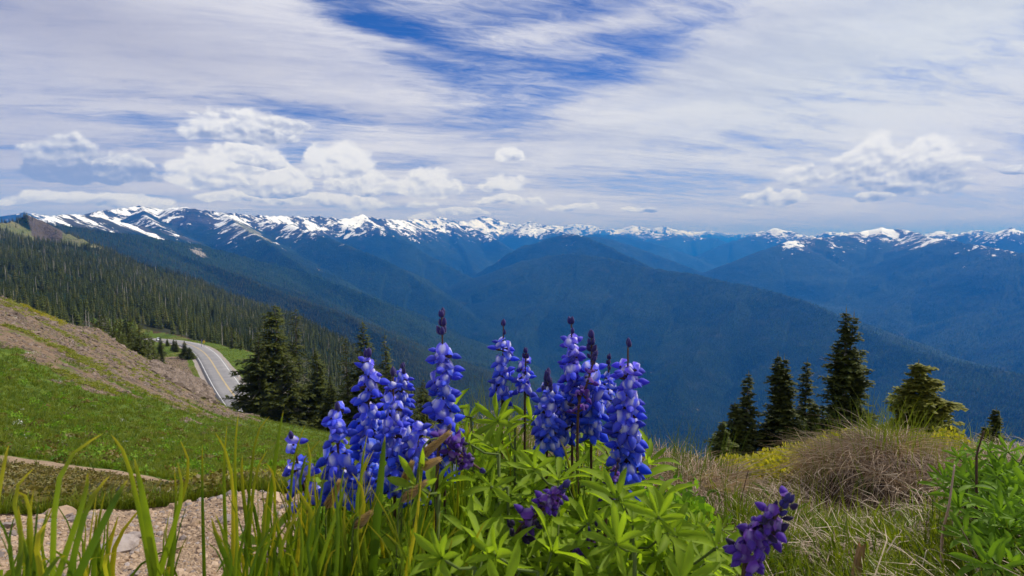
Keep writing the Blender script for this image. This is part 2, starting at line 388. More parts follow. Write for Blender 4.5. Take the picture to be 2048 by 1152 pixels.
def far_height(x, y):
    """mountains: highest of all ridges; returns height, ridge index, gully value"""
    N = x.shape; z = np.full(N, -1e9); idx = np.full(N, -1, int); gul = np.zeros(N)
    wx = x + 55 * fbm(x / 700, y / 700, 3, 3); wy = y + 55 * fbm(x / 700, y / 700, 3, 4)
    floor = -1190 + .17 * np.clip(y - 2800, 0, 3500) + .02 * np.clip(y - 6300, 0, 9000) - .06 * np.clip(x - 900, 0, 5000) + 25 * fbm(x / 700, y / 700, 3, 9)
    z = np.maximum(z, floor)
    for ri, (nm, pts, slope, lam, crag, sb) in enumerate(RIDGES):
        C = np.array([tuple(at(px, py, d * 1000)) for (px, py, d) in pts])
        bz = np.full(N, -1e9); bg = np.zeros(N); bd = np.full(N, 1e9); L0 = 0
        H = C[:, 2].max() + 1100; reach = H / (slope * .55)
        m = (wx > C[:, 0].min() - reach) & (wx < C[:, 0].max() + reach) & (wy > C[:, 1].min() - reach) & (wy < C[:, 1].max() + reach)
        if not m.any(): continue
        X = wx[m]; Y = wy[m]; bz = np.full(X.shape, -1e9); bg = np.zeros(X.shape); bd = np.full(X.shape, 1e9)
        tl = np.zeros(X.shape); zc = np.zeros(X.shape)
        for i in range(len(C) - 1):
            a = C[i]; b = C[i + 1]; e = b[:2] - a[:2]; L = math.hypot(*e)
            t = np.clip(((X - a[0]) * e[0] + (Y - a[1]) * e[1]) / L ** 2, 0, 1)
            d = np.hypot(X - a[0] - t * e[0], Y - a[1] - t * e[1])
            zz = a[2] + t * (b[2] - a[2]) - slope * d
            mm = zz > bz
            bz = np.where(mm, zz, bz); bd = np.where(mm, d, bd); tl = np.where(mm, L0 + t * L, tl)
            L0 += L
        sp = fbm(tl / lam + ri * 7.7, bd / (lam * 3.5), 4, 40 + ri, .55)
        sgn = ridged(tl / (lam * .45) + ri, bd / (lam * 3), 3, 80 + ri)
        sg2 = ridged(tl / (lam * .8) + ri * 3.1, bd / (lam * 6), 3, 120 + ri)
        bz = bz + slope * bd * (.10 * sp + .26 * (sg2 - .22)) * sstep(0, lam * .8, bd) + crag * (18 * sgn + 22 * sp) * (0.35 + .65 * sstep(0, 250, bd)) * (1 - .6 * sstep(400, 900, bd))
        bg = sp - .5 * sgn
        zf = z[m]; mm = bz > zf
        zf = np.where(mm, bz, zf); z[m] = zf
        ii = idx[m]; ii = np.where(mm, ri, ii); idx[m] = ii
        gg = gul[m]; gg = np.where(mm, bg, gg); gul[m] = gg
    z = z + 5 * fbm(x / 300, y / 300, 4, 60) + 5 * ridged(x / 420, y / 420, 3, 66)
    # everything drops away beyond the last range
    return z, idx, gul

def blend_height(x, y):
    r = np.hypot(x, y)
    z = np.full(r.shape, -1e9); idx = np.full(r.shape, -2, int); gul = np.zeros(r.shape)
    m = r < 2300
    if m.any():
        z[m] = near_height(x[m], y[m])
    m = r > 1150
    if m.any():
        zf, fi, gl = far_height(x[m], y[m])
        zn = z[m]; k = zf > zn
        z[m] = np.where(k, zf, zn); idx[m] = np.where(k, fi, idx[m]); gul[m] = np.where(k, gl, 0)
    return z, idx, gul

NT = 900
TAN = np.linspace(-1.28, 1.28, NT)
SPLIT = 420.0
R_NEAR = np.concatenate([np.exp(np.linspace(math.log(.30), math.log(80), 200))[:-1], np.exp(np.linspace(math.log(80), math.log(SPLIT), 120))])
R_FAR = np.exp(np.linspace(math.log(SPLIT), math.log(33000), 390))
def polar(rs):
    T, Rr = np.meshgrid(TAN, rs)
    c = 1 / np.sqrt(1 + T * T)
    return T * c * Rr, c * Rr
def grid_mesh(name, X, Y, Z, attrs=None):
    nr, nt = X.shape
    me = bpy.data.meshes.new(name)
    co = np.stack([X, Y, Z], -1).reshape(-1, 3).astype(np.float32)
    i = np.arange(nr * nt).reshape(nr, nt)
    q = np.stack([i[:-1, :-1], i[:-1, 1:], i[1:, 1:], i[1:, :-1]], -1).reshape(-1, 4).astype(np.int32)
    me.vertices.add(len(co)); me.vertices.foreach_set('co', co.ravel())
    me.loops.add(q.size); me.loops.foreach_set('vertex_index', q.ravel())
    me.polygons.add(len(q)); me.polygons.foreach_set('loop_start', np.arange(0, q.size, 4, dtype=np.int32))
    me.polygons.foreach_set('use_smooth', np.ones(len(q), bool))
    for k, v in (attrs or {}).items():
        a = me.attributes.new(k, 'FLOAT', 'POINT'); a.data.foreach_set('value', v.ravel().astype(np.float32))
    me.update(calc_edges=True)
    o = bpy.data.objects.new(name, me); COL.objects.link(o)
    return o

XN, YN = polar(R_NEAR); ZN = near_height(XN, YN)
XF, YF = polar(R_FAR); ZF, IF_, GF = blend_height(XF, YF)
ZN[-1] = ZF[0]
print('heights', round(time.time() - T0, 1))

# snow cover of the far ground: how high, which range, how hollow
SB = np.array([r_[5] for r_ in RIDGES] + [-9, -9])   # index -2/-1 -> none
sb = SB[IF_]
RNG_F = np.hypot(XF, YF)
snow_attr = np.clip((ZF + 75 - .0085 * RNG_F) / 330, -1.5, .75) * .70 + (sb - .5) * .40 + np.clip(-GF, -.6, .8) * .55 - .03
snow_attr = np.clip(snow_attr, -1, 2)
gz = np.hypot(*np.gradient(ZF, axis=(0, 1)))
# bare slopes and meadows: the rocky peak at the left, the flanks of the left range
def seen_blob(px, py, d, wx, wd):
    c = at(px, py, d * 1000)
    # along-view and across-view axes of the blob
    u = Vector((c.x, c.y)).normalized()
    ax = (XF - c.x) * u.x + (YF - c.y) * u.y; bx = -(XF - c.x) * u.y + (YF - c.y) * u.x
    return np.exp(-(ax / wd) ** 2 - (bx / wx) ** 2)
rock_attr = seen_blob(85, 436, 1.6, 24, 100) * 2.0 + seen_blob(104, 448, 1.52, 18, 50) * 1.0
mead_attr = (seen_blob(55, 468, 1.42, 62, 130) * 1.0 + seen_blob(130, 476, 1.42, 50, 130) * 1.0 + seen_blob(178, 492, 1.40, 40, 90) * 1.1 + seen_blob(20, 458, 1.45, 60, 60)
             + seen_blob(115, 530, 1.05, 16, 60) * .7 + seen_blob(60, 525, 1.0, 18, 40) * .8)
mead_attr += (seen_blob(495, 470, 6.6, 150, 500) + seen_blob(525, 485, 6.0, 120, 300)) * .9 + seen_blob(200, 468, 3.0, 70, 80) * .7
scree_attr = seen_blob(400, 515, 3.5, 60, 170) * .9 + seen_blob(640, 545, 5, 60, 200) * .4

# ------------------------------------------------------------------ materials of the land
def new_mat(name):
    m = bpy.data.materials.new(name); m.use_nodes = True
    m.node_tree.nodes.clear()
    g = NG(m.node_tree)
    out = g.node('ShaderNodeOutputMaterial')
    return m, g, out
def principled(g, out, base, rough=.9, spec=.2, normal=None, **kw):
    b = g.node('ShaderNodeBsdfPrincipled')
    g.put(b.inputs['Base Color'], base); g.put(b.inputs['Roughness'], rough)
    b.inputs['Specular IOR Level'].default_value = spec
    if normal is not None: g.put(b.inputs['Normal'], normal)
    for k, v in kw.items(): g.put(b.inputs[k.replace('_', ' ')], v)
    g.l.new(b.outputs[0], out.inputs[0]); return b
def bump(g, h, strength, dist):
    b = g.node('ShaderNodeBump'); g.put(b.inputs['Height'], h)
    b.inputs['Strength'].default_value = strength; b.inputs['Distance'].default_value = dist
    return b.outputs[0]

def mountain_material():
    m, g, out = new_mat('mountain_cover')
    P = g.node('ShaderNodeNewGeometry').outputs['Position']
    Ps = g.vm('MULTIPLY', P, (1, 1, 1.6))
    n_big = g.noise(Ps, 1 / 900, 6, .6)
    n_mid = g.noise(Ps, 1 / 130, 8, .68)
    n_tree = g.noise(g.vm('MULTIPLY', P, (1, 1, .35)), 1 / 11, 3, .7)
    n_s = g.add(g.mul(g.noise(g.vm('MULTIPLY', P, (1, 1, .45)), 1 / 300, 8, .7, .8), .55), g.mul(g.noise(g.vm('MULTIPLY', P, (1, 1, .6)), 1 / 75, 6, .7, .4), .45))
    forest = g.mix(g.ss(n_big, .38, .62), (.007, .024, .009), (.022, .046, .012))
    forest = g.mix(g.ss(n_tree, .35, .7), g.vm('SCALE', forest, scale=.45), forest)
    forest = g.mix(g.mul(g.ss(n_mid, .52, .68), .3), forest, (.045, .045, .026))
    rock = g.mix(n_mid, (.040, .038, .042), (.095, .088, .085))
    mead = g.mix(g.ss(n_mid, .35, .65), (.095, .125, .040), (.20, .175, .095))
    c = forest
    treefree = g.ss(g.add(g.attr('snow'), g.mul(g.sub(n_mid, .5), 1.2)), .12, .60)
    c = g.mix(g.mul(treefree, .75), c, rock)
    mm = g.ss(g.add(g.attr('meadow'), g.mul(g.sub(n_mid, .5), 2.4)), .42, .62)
    c = g.mix(mm, c, mead)
    rm = g.ss(g.add(g.attr('rock'), g.mul(g.sub(n_mid, .5), 1.8)), .5, .7)
    c = g.mix(rm, c, g.mix(n_mid, (.060, .050, .045), (.125, .105, .085)))
    sm = g.ss(g.add(g.attr('scree'), g.mul(g.sub(n_mid, .5), 2.6)), .55, .7)
    c = g.mix(sm, c, (.26, .23, .19))
    sn = g.ss(g.add(g.attr('snow'), g.mul(g.sub(n_s, .5), 4.6)), .48, .60)
    c = g.mix(sn, c, (.86, .88, .92))
    h = g.add(g.mul(n_mid, 30), g.mul(n_tree, 7))
    h = g.mixf(sn, h, g.mul(n_mid, 20))
    principled(g, out, c, .92, .1, bump(g, h, .8, 1.0))
    return m

M_MTN = mountain_material()
mt = grid_mesh('mountain_terrain', XF, YF, ZF, {'snow': snow_attr, 'meadow': mead_attr, 'rock': rock_attr, 'scree': scree_attr})
mt.data.materials.append(M_MTN); mt['kind'] = 'structure'

def near_material():
    m, g, out = new_mat('hillside_cover')
    P = g.node('ShaderNodeNewGeometry').outputs['Position']
    n1 = g.noise(P, 1 / 2.2, 6, .6); n2 = g.noise(P, 1 / .35, 6, .65); n3 = g.noise(P, 60, 5, .7); n4 = g.noise(P, 9, 5, .7)
    soil = g.mix(n4, (.23, .155, .10), (.42, .30, .205)); soil = g.mix(g.ss(n3, .45, .75), soil, (.50, .38, .28))
    soil = g.mix(g.ss(n3, .2, .42, 1, 0), soil, (.12, .08, .055))
    grass = g.mix(g.ss(n2, .3, .7), (.055, .095, .018), (.12, .17, .030))
    grass = g.mix(g.ss(n1, .5, .72), grass, (.15, .14, .045))
    scree = g.mix(n2, (.20, .135, .095), (.36, .26, .19)); scree = g.mix(g.ss(n4, .5, .7), scree, (.30, .27, .24))
    heath = g.mix(g.ss(n4, .35, .65), (.060, .048, .018), (.12, .085, .028))
    duff = g.mix(g.ss(n4, .35, .7), (.055, .036, .022), (.21, .15, .09))
    a = lambda nme, off=.5: g.ss(g.add(g.attr(nme), g.mul(g.sub(g.add(g.mul(n1, .5), g.mul(n2, .5)), .5), 1.5)), off - .08, off + .1)
    c = duff
    c = g.mix(a('grass'), c, grass)
    c = g.mix(a('scree'), c, scree)
    c = g.mix(a('heath'), c, heath)
    c = g.mix(a('soil'), c, soil)
    h = g.add(g.mul(n3, .010), g.mul(n4, .03))
    principled(g, out, c, .95, .1, bump(g, h, 1.0, 1.0))
    return m

# ------------------------------------------------------------------ near ground: what covers it where
def project(X, Y, Z):
    c, s_ = math.cos(PITCH), math.sin(PITCH)
    f = Y * c - Z * s_; u = Y * s_ + Z * c
    f = np.maximum(f, 1e-3)
    return 1024 + F_PX * X / f, 576 - F_PX * u / f
def line_dist(X, Y, P):
    best = np.full(X.shape, 1e9)
    for a, b in zip(P[:-1], P[1:]):
        ex, ey = b.x - a.x, b.y - a.y; t = np.clip(((X - a.x) * ex + (Y - a.y) * ey) / (ex * ex + ey * ey), 0, 1)
        best = np.minimum(best, np.hypot(X - a.x - t * ex, Y - a.y - t * ey))
    return best
TRAIL2 = [at(-150, 912, 8.2), at(40, 929, 7.9), at(150, 938, 7.7), at(230, 950, 7.3), at(300, 965, 6.9), at(372, 974, 6.6), at(440, 978, 6.2)]
def masks(X, Y, Z):
    r = np.hypot(X, Y); PX, PY = project(X, Y, Z)
    n = fbm(X / (r * .05 + .1), Y / (r * .05 + .1), 3, 77)
    n = fbm(np.log(r) * 9, X / r * 12, 4, 77)
    soil = (1 - sstep(1.9, 2.0, r)) * (1 - sstep(600, 680, PX + 60 * n))
    d2 = line_dist(X, Y, TRAIL2)
    soil = np.maximum(soil, (1 - sstep(.42, .62, d2 + .25 * n)))
    heath = sstep(1.95, 2.1, r) * (1 - sstep(6.3, 6.9, r)) * (1 - sstep(470, 560, PX + 60 * n))
    lx = [-900, -300, 0, 100, 170, 240, 300, 360, 430, 520, 620]; ly = [560, 630, 695, 728, 760, 786, 812, 830, 838, 826, 815]
    bl = np.interp(PX, lx, ly)
    scree = sstep(10, 14, r) * (1 - sstep(72, 80, r)) * (1 - sstep(-14, 14, PY - bl + 75 * n)) * (PX < 600)
    grass = sstep(7.0, 7.6, r) * (1 - sstep(72, 90, r)) * (1 - scree)
    # patches of bare earth in the meadow
    n2 = fbm(X / (r * .07), Y / (r * .07), 3, 99)
    grass = grass * (1 - .85 * sstep(.22, .45, n2) * (PX < 420))
    grass = np.maximum(grass, sstep(2.0, 3.2, r) * (1 - sstep(6.5, 7.5, r)) * sstep(440, 560, PX) * (1 - sstep(760, 900, PX)))
    dr, hz, side = road_dist(X, Y)
    zone = sstep(80, 92, r)
    grass = np.where(zone > 0, np.maximum(grass, dr < np.where((side < 0) & (r < 185), 26, np.where(side > 0, 24, 11))), grass)
    cut = (side > 0) * (r > 84) * (r < 185) * sstep(4.4, 6.0, dr + n) * (1 - sstep(19, 23, dr + 6 * n))
    scree = np.maximum(scree, cut)
    shoulder = (1 - sstep(3.6, 4.3, dr + .6 * n)) * (r > 80)
    bay = (side < 0) * (1 - sstep(9.5, 11, dr + 1.2 * n)) * sstep(92, 98, r) * (1 - sstep(134, 142, r + 4 * n))
    gravel = np.maximum(shoulder, bay)
    forest = sstep(0, 6, dr - np.where((side < 0) & (r < 185), 24, np.where(side > 0, 22, 9.5)) + 4 * n) * sstep(85, 110, r)
    forest = np.maximum(forest, sstep(3.0, 4.5, r) * (1 - sstep(40, 60, r)) * sstep(760, 900, PX) * .6)
    forest = np.maximum(forest, sstep(45, 60, r) * sstep(640, 720, PX))
    return dict(soil=soil, heath=heath, scree=scree, grass=grass, gravel=gravel, forest=forest)
MK = masks(XN, YN, ZN)
# the eroded edge of the path drops in a small step, tufts round the tussocks rise
hn = grid_mesh('hillside', XN, YN, ZN, MK)
hn['kind'] = 'structure'

def near_material():
    m, g, out = new_mat('hillside_cover')
    P = g.node('ShaderNodeNewGeometry').outputs['Position']
    n1 = g.noise(P, 1 / 2.2, 6, .6); n2 = g.noise(P, 1 / .35, 6, .65); n3 = g.noise(P, 75, 5, .7); n4 = g.noise(P, 9, 6, .7)
    nL = g.noise(P, 1 / 14, 5, .6)
    soil = g.mix(g.ss(n4, .3, .7), (.22, .15, .095), (.38, .275, .185)); soil = g.mix(g.mul(g.ss(n3, .5, .75), .7), soil, (.56, .45, .35))
    soil = g.mix(g.mul(g.ss(n3, .25, .42, 1, 0), .8), soil, (.14, .095, .065))
    grass = g.mix(g.ss(n2, .3, .7), (.050, .090, .014), (.115, .165, .022))
    grass = g.mix(g.ss(nL, .48, .66), grass, (.13, .125, .035))
    scree = g.mix(g.ss(n2, .3, .7), (.12, .080, .052), (.22, .15, .10)); scree = g.mix(g.ss(n4, .52, .66), scree, (.24, .20, .16))
    scree = g.mix(g.ss(g.noise(P, 1 / .8, 5, .7), .52, .62), scree, (.10, .115, .035))
    scree = g.mix(g.ss(n1, .56, .64), scree, (.10, .075, .06))
    heath = g.mix(g.ss(n4, .35, .65), (.060, .048, .014), (.13, .085, .022))
    duff = g.mix(g.ss(n4, .35, .7), (.030, .020, .013), (.13, .085, .050))
    gravel = g.mix(g.ss(n2, .3, .7), (.25, .21, .185), (.36, .32, .29))
    forest = g.mix(g.ss(n2, .3, .7), (.018, .024, .010), (.05, .05, .025))
    w = g.mul(g.sub(g.add(g.mul(n1, .5), g.mul(n2, .5)), .5), 1.3)
    a = lambda nme, k=1.0: g.ss(g.add(g.attr(nme), g.mul(w, k)), .42, .60)
    c = duff
    c = g.mix(a('grass'), c, grass)
    c = g.mix(a('scree'), c, scree)
    c = g.mix(a('heath'), c, heath)
    c = g.mix(a('forest'), c, forest)
    c = g.mix(a('gravel', .4), c, gravel)
    c = g.mix(a('soil', .8), c, soil)
    h = g.add(g.mul(n3, .012), g.mul(n4, .04))
    principled(g, out, c, .95, .1, bump(g, h, 1.0, 1.0))
    return m
hn.data.materials.append(near_material())

def ground_z(x, y):
    return float(near_height(np.array([float(x)]), np.array([float(y)]))[0])
def ground_hit(px, py, r0=.55, r1=3.0):
    rs = np.exp(np.linspace(math.log(r0), math.log(r1), 140)); d = pdir(px, py); h = math.hypot(d.x, d.y)
    z = near_height(d.x / h * rs, d.y / h * rs); k = np.nonzero(z / rs > d.z / h)[0]
    return float(rs[k[0]]) if len(k) else float(rs[-1])
def on_ground(px, r):
    """the point of the ground r metres away in the direction of column px"""
    d = pdir(px, 576 + 300); k = r / math.hypot(d.x, d.y); x, y = d.x * k, d.y * k
    # column of px depends on depth only slightly: refine once
    z = ground_z(x, y)
    for _ in range(3):
        f = y * math.cos(PITCH) - z * math.sin(PITCH); x = (px - 1024) / F_PX * f
        s_ = r / math.hypot(x, y); x *= s_; y *= s_; z = ground_z(x, y)
    return Vector((x, y, z))

# ------------------------------------------------------------------ helpers for things
def tag(o, label=None, cat=None, group=None, kind=None):
    if label: o['label'] = label
    if cat: o['category'] = cat
    if group: o['group'] = group
    if kind: o['kind'] = kind
    return o
def empty(name, loc=(0, 0, 0), rz=0.0):
    o = bpy.data.objects.new(name, None); COL.objects.link(o); o.location = loc; o.rotation_euler = (0, 0, rz)
    o.empty_display_size = .1
    return o
def link(name, me, parent=None):
    o = bpy.data.objects.new(name, me); COL.objects.link(o)
    if parent is not None: o.parent = parent
    return o
class MB:
    """collects triangles and quads with a material index and one float attribute"""
    def __init__(s): s.v = []; s.f = []; s.mi = []; s.a = []
    def add(s, vs, fs, mi=0, a=0.0):
        n = len(s.v); s.v += [tuple(p) for p in vs]
        s.a += (list(a) if isinstance(a, (list, tuple)) else [a] * len(vs))
        for f in fs: s.f.append(tuple(i + n for i in f)); s.mi.append(mi)
    def tube(s, pts, rad, seg=6, mi=0, a=0.0, cap=True):
        P = [Vector(p) for p in pts]; n = len(s.v)
        if not isinstance(rad, (list, tuple)): rad = [rad] * len(P)
        up = Vector((0, 0, 1)); last = None
        for i, p in enumerate(P):
            t = (P[min(i + 1, len(P) - 1)] - P[max(i - 1, 0)]).normalized()
            x = t.cross(up if abs(t.z) < .9 else Vector((1, 0, 0))).normalized() if last is None else (last - t * last.dot(t)).normalized()
            last = x; y = t.cross(x)
            for k in range(seg):
                an = 2 * math.pi * k / seg
                s.v.append(tuple(p + (x * math.cos(an) + y * math.sin(an)) * rad[i])); s.a.append(a if not isinstance(a, (list, tuple)) else a[i])
        for i in range(len(P) - 1):
            for k in range(seg):
                k2 = (k + 1) % seg
                s.f.append((n + i * seg + k, n + i * seg + k2, n + (i + 1) * seg + k2, n + (i + 1) * seg + k)); s.mi.append(mi)
        if cap:
            s.f.append(tuple(n + (len(P) - 1) * seg + k for k in range(seg))); s.mi.append(mi)
            s.f.append(tuple(n + k for k in reversed(range(seg)))); s.mi.append(mi)
    def mesh(s, name, mats, smooth=False, attr='tint'):
        me = bpy.data.meshes.new(name); me.from_pydata(s.v, [], s.f)
        for m in mats: me.materials.append(m)
        me.polygons.foreach_set('material_index', s.mi)
        if smooth: me.polygons.foreach_set('use_smooth', [True] * len(s.f))
        at_ = me.attributes.new(attr, 'FLOAT', 'POINT'); at_.data.foreach_set('value', s.a)
        me.update(); return me

def scatter(name, P, protos, kinds, scl, rot, label, cat):
    """one object of many small growths: points carrying kind, scale and rotation"""
    me = bpy.data.meshes.new(name); n = len(P)
    me.vertices.add(n); me.vertices.foreach_set('co', np.asarray(P, np.float32).ravel())
    k = me.attributes.new('sort', 'INT', 'POINT'); k.data.foreach_set('value', np.asarray(kinds, np.int32))
    a = me.attributes.new('size', 'FLOAT_VECTOR', 'POINT'); a.data.foreach_set('vector', np.asarray(scl, np.float32).ravel())
    b = me.attributes.new('turn', 'FLOAT_VECTOR', 'POINT'); b.data.foreach_set('vector', np.asarray(rot, np.float32).ravel())
    o = link(name, me); tag(o, label, cat, None, 'stuff')
    ng = bpy.data.node_groups.new(name + '_growth', 'GeometryNodeTree')
    ng.interface.new_socket('Geometry', in_out='INPUT', socket_type='NodeSocketGeometry')
    ng.interface.new_socket('Geometry', in_out='OUTPUT', socket_type='NodeSocketGeometry')
    N = ng.nodes; L = ng.links; gi = N.new('NodeGroupInput'); go = N.new('NodeGroupOutput'); jn = N.new('GeometryNodeJoinGeometry')
    def na(nm, dt):
        q = N.new('GeometryNodeInputNamedAttribute'); q.data_type = dt; q.inputs['Name'].default_value = nm; return q.outputs['Attribute']
    ks = na('sort', 'INT'); sc_ = na('size', 'FLOAT_VECTOR'); rt = na('turn', 'FLOAT_VECTOR')
    e2r = N.new('FunctionNodeEulerToRotation'); L.new(rt, e2r.inputs[0])
    for i, pm in enumerate(protos):
        cmp = N.new('FunctionNodeCompare'); cmp.data_type = 'INT'; cmp.operation = 'EQUAL'
        ins = [s for s in cmp.inputs if s.type == 'INT']; L.new(ks, ins[0]); ins[1].default_value = i
        po = bpy.data.objects.new(name + '_source', pm)
        oi = N.new('GeometryNodeObjectInfo'); oi.inputs['Object'].default_value = po; oi.inputs['As Instance'].default_value = True
        ip = N.new('GeometryNodeInstanceOnPoints')
        L.new(gi.outputs[0], ip.inputs['Points']); L.new(cmp.outputs[0], ip.inputs['Selection']); L.new(oi.outputs['Geometry'], ip.inputs['Instance'])
        L.new(e2r.outputs[0], ip.inputs['Rotation']); L.new(sc_, ip.inputs['Scale'])
        L.new(ip.outputs[0], jn.inputs[0])
    L.new(jn.outputs[0], go.inputs[0])
    md = o.modifiers.new('growth', 'NODES'); md.node_group = ng
    return o

# ------------------------------------------------------------------ the road
def flat_mat(name, fn, rough=.9, spec=.15):
    m, g, out = new_mat(name); P = g.node('ShaderNodeNewGeometry').outputs['Position']
    c, h = fn(g, P)
    principled(g, out, c, rough, spec, bump(g, h, .6, 1.0) if h is not None else None); return m
M_ASPH = flat_mat('asphalt', lambda g, P: (g.mix(g.ss(g.noise(P, .35, 6, .6), .3, .7), (.205, .20, .205), (.26, .25, .25)), g.mul(g.noise(P, 40, 3), .005)))
M_WLINE = flat_mat('white_paint', lambda g, P: (g.mix(g.ss(g.noise(P, 2.0, 5, .7), .35, .5), (.36, .35, .34), (.66, .66, .64)), None))
M_YLINE = flat_mat('yellow_paint', lambda g, P: (g.mix(g.ss(g.noise(P, 2.0, 5, .7), .3, .5), (.36, .31, .20), (.58, .42, .16)), None))
M_GRAV = flat_mat('bay_gravel', lambda g, P: (g.mix(g.ss(g.noise(P, .8, 6, .65), .3, .7), (.20, .175, .16), (.30, .27, .25)), g.mul(g.noise(P, 20, 3), .02)))

RA = np.array([(p.x, p.y, p.z) for p in ROAD])
tang = np.gradient(RA[:, :2], axis=0); tang /= np.hypot(tang[:, 0], tang[:, 1])[:, None]
nrm = np.c_[-tang[:, 1], tang[:, 0]]      # left-hand side when going away
def strip(name, o0, o1, lift, mat, i0=0, i1=None, cols=2, parent=None, thick=0.0):
    i1 = i1 or len(RA); mb = MB(); vs = []; fs = []
    for i in range(i0, i1):
        for k in range(cols + 1):
            o = o0 + (o1 - o0) * k / cols
            vs.append((RA[i, 0] + nrm[i, 0] * o, RA[i, 1] + nrm[i, 1] * o, RA[i, 2] + .12 + lift))
    w = cols + 1
    for i in range(i1 - i0 - 1):
        for k in range(cols): fs.append((i * w + k, i * w + k + 1, (i + 1) * w + k + 1, (i + 1) * w + k))
    n0 = len(vs)
    if thick:
        for i in range(i0, i1):
            for o in (o0, o1): vs.append((RA[i, 0] + nrm[i, 0] * o, RA[i, 1] + nrm[i, 1] * o, RA[i, 2] + .12 + lift - thick))
        for i in range(i1 - i0 - 1):
            fs.append((i * w, (i + 1) * w, n0 + 2 * (i + 1), n0 + 2 * i)); fs.append((i * w + cols, n0 + 2 * i + 1, n0 + 2 * (i + 1) + 1, (i + 1) * w + cols))
    mb.add(vs, fs); o = link(name, mb.mesh(name, [mat], True), parent); return o
LW = 2.45
road = strip('road', -LW - .45, LW + .45, 0, M_ASPH, cols=4, thick=.3); road['kind'] = 'structure'
for s_ in (-1, 1):
    l = strip('edge_line', s_ * LW - .06, s_ * LW + .06, .006, M_WLINE, cols=1, parent=road)
strip('centre_line', -.13, -.04, .006, M_YLINE, cols=1, parent=road); strip('centre_line', .04, .13, .006, M_YLINE, cols=1, parent=road)
# paved bay on the valley side
def bay():
    mb = MB(); vs = []; fs = []; ids = [i for i in range(len(RA)) if 93 < math.hypot(RA[i, 0], RA[i, 1]) < 141]
    n = len(ids)
    for j, i in enumerate(ids):
        t = j / (n - 1); wd = 6.0 * min(1, (1 - t) * 5.0, t * 6 + .3) ** .6
        for k in range(4):
            o = -LW - .45 - wd * k / 3
            vs.append((RA[i, 0] + nrm[i, 0] * o, RA[i, 1] + nrm[i, 1] * o, RA[i, 2] + .10 - .03 * k))
    for j in range(n - 1):
        for k in range(3): fs.append((j * 4 + k, (j + 1) * 4 + k, (j + 1) * 4 + k + 1, j * 4 + k + 1))
    mb.add(vs, fs); o = link('roadside_bay', mb.mesh('roadside_bay', [M_GRAV], True)); o['kind'] = 'structure'
    i0, i1 = ids[1], ids[-3]
    mb = MB(); vs = []; m_ = [i for i in ids if 112 < math.hypot(RA[i, 0], RA[i, 1]) < 136]
    for i in m_:
        for oo in (-7.0, -7.1): vs.append((RA[i, 0] + nrm[i, 0] * oo, RA[i, 1] + nrm[i, 1] * oo, RA[i, 2] + .062))
    mb.add(vs, [(2 * j, 2 * j + 2, 2 * j + 3, 2 * j + 1) for j in range(len(m_) - 1)])
    link('edge_line', mb.mesh('edge_line', [M_YLINE]), o)
bay()

# white kerb block at the head of the bay
M_CONC = flat_mat('white_concrete', lambda g, P: (g.mix(g.ss(g.noise(P, 3, 4), .3, .7), (.55, .54, .52), (.78, .77, .75)), None))
def block_at(px, r, L, W, H, rz, name, label, cat):
    p = on_ground(px, r); bm = bmesh.new()
    bmesh.ops.create_cube(bm, size=1, matrix=Matrix.Translation((0, 0, H / 2)) @ Matrix.Diagonal((L, W, H, 1)))
    bmesh.ops.bevel(bm, geom=[e for e in bm.edges], offset=.05, segments=2, affect='EDGES')
    me = bpy.data.meshes.new(name); bm.to_mesh(me); bm.free(); me.materials.append(M_CONC)
    o = link(name, me); o.location = p; o.rotation_euler = (0, 0, rz); tag(o, label, cat); return o
k = [i for i in range(len(RA)) if math.hypot(RA[i, 0], RA[i, 1]) > 141][0]
b_ = block_at(471, 142, 1.5, .4, .35, .15, 'kerb_block', 'long white concrete block at the head of the roadside bay', 'kerb block')
b_.location.z = RA[k, 2] + .08

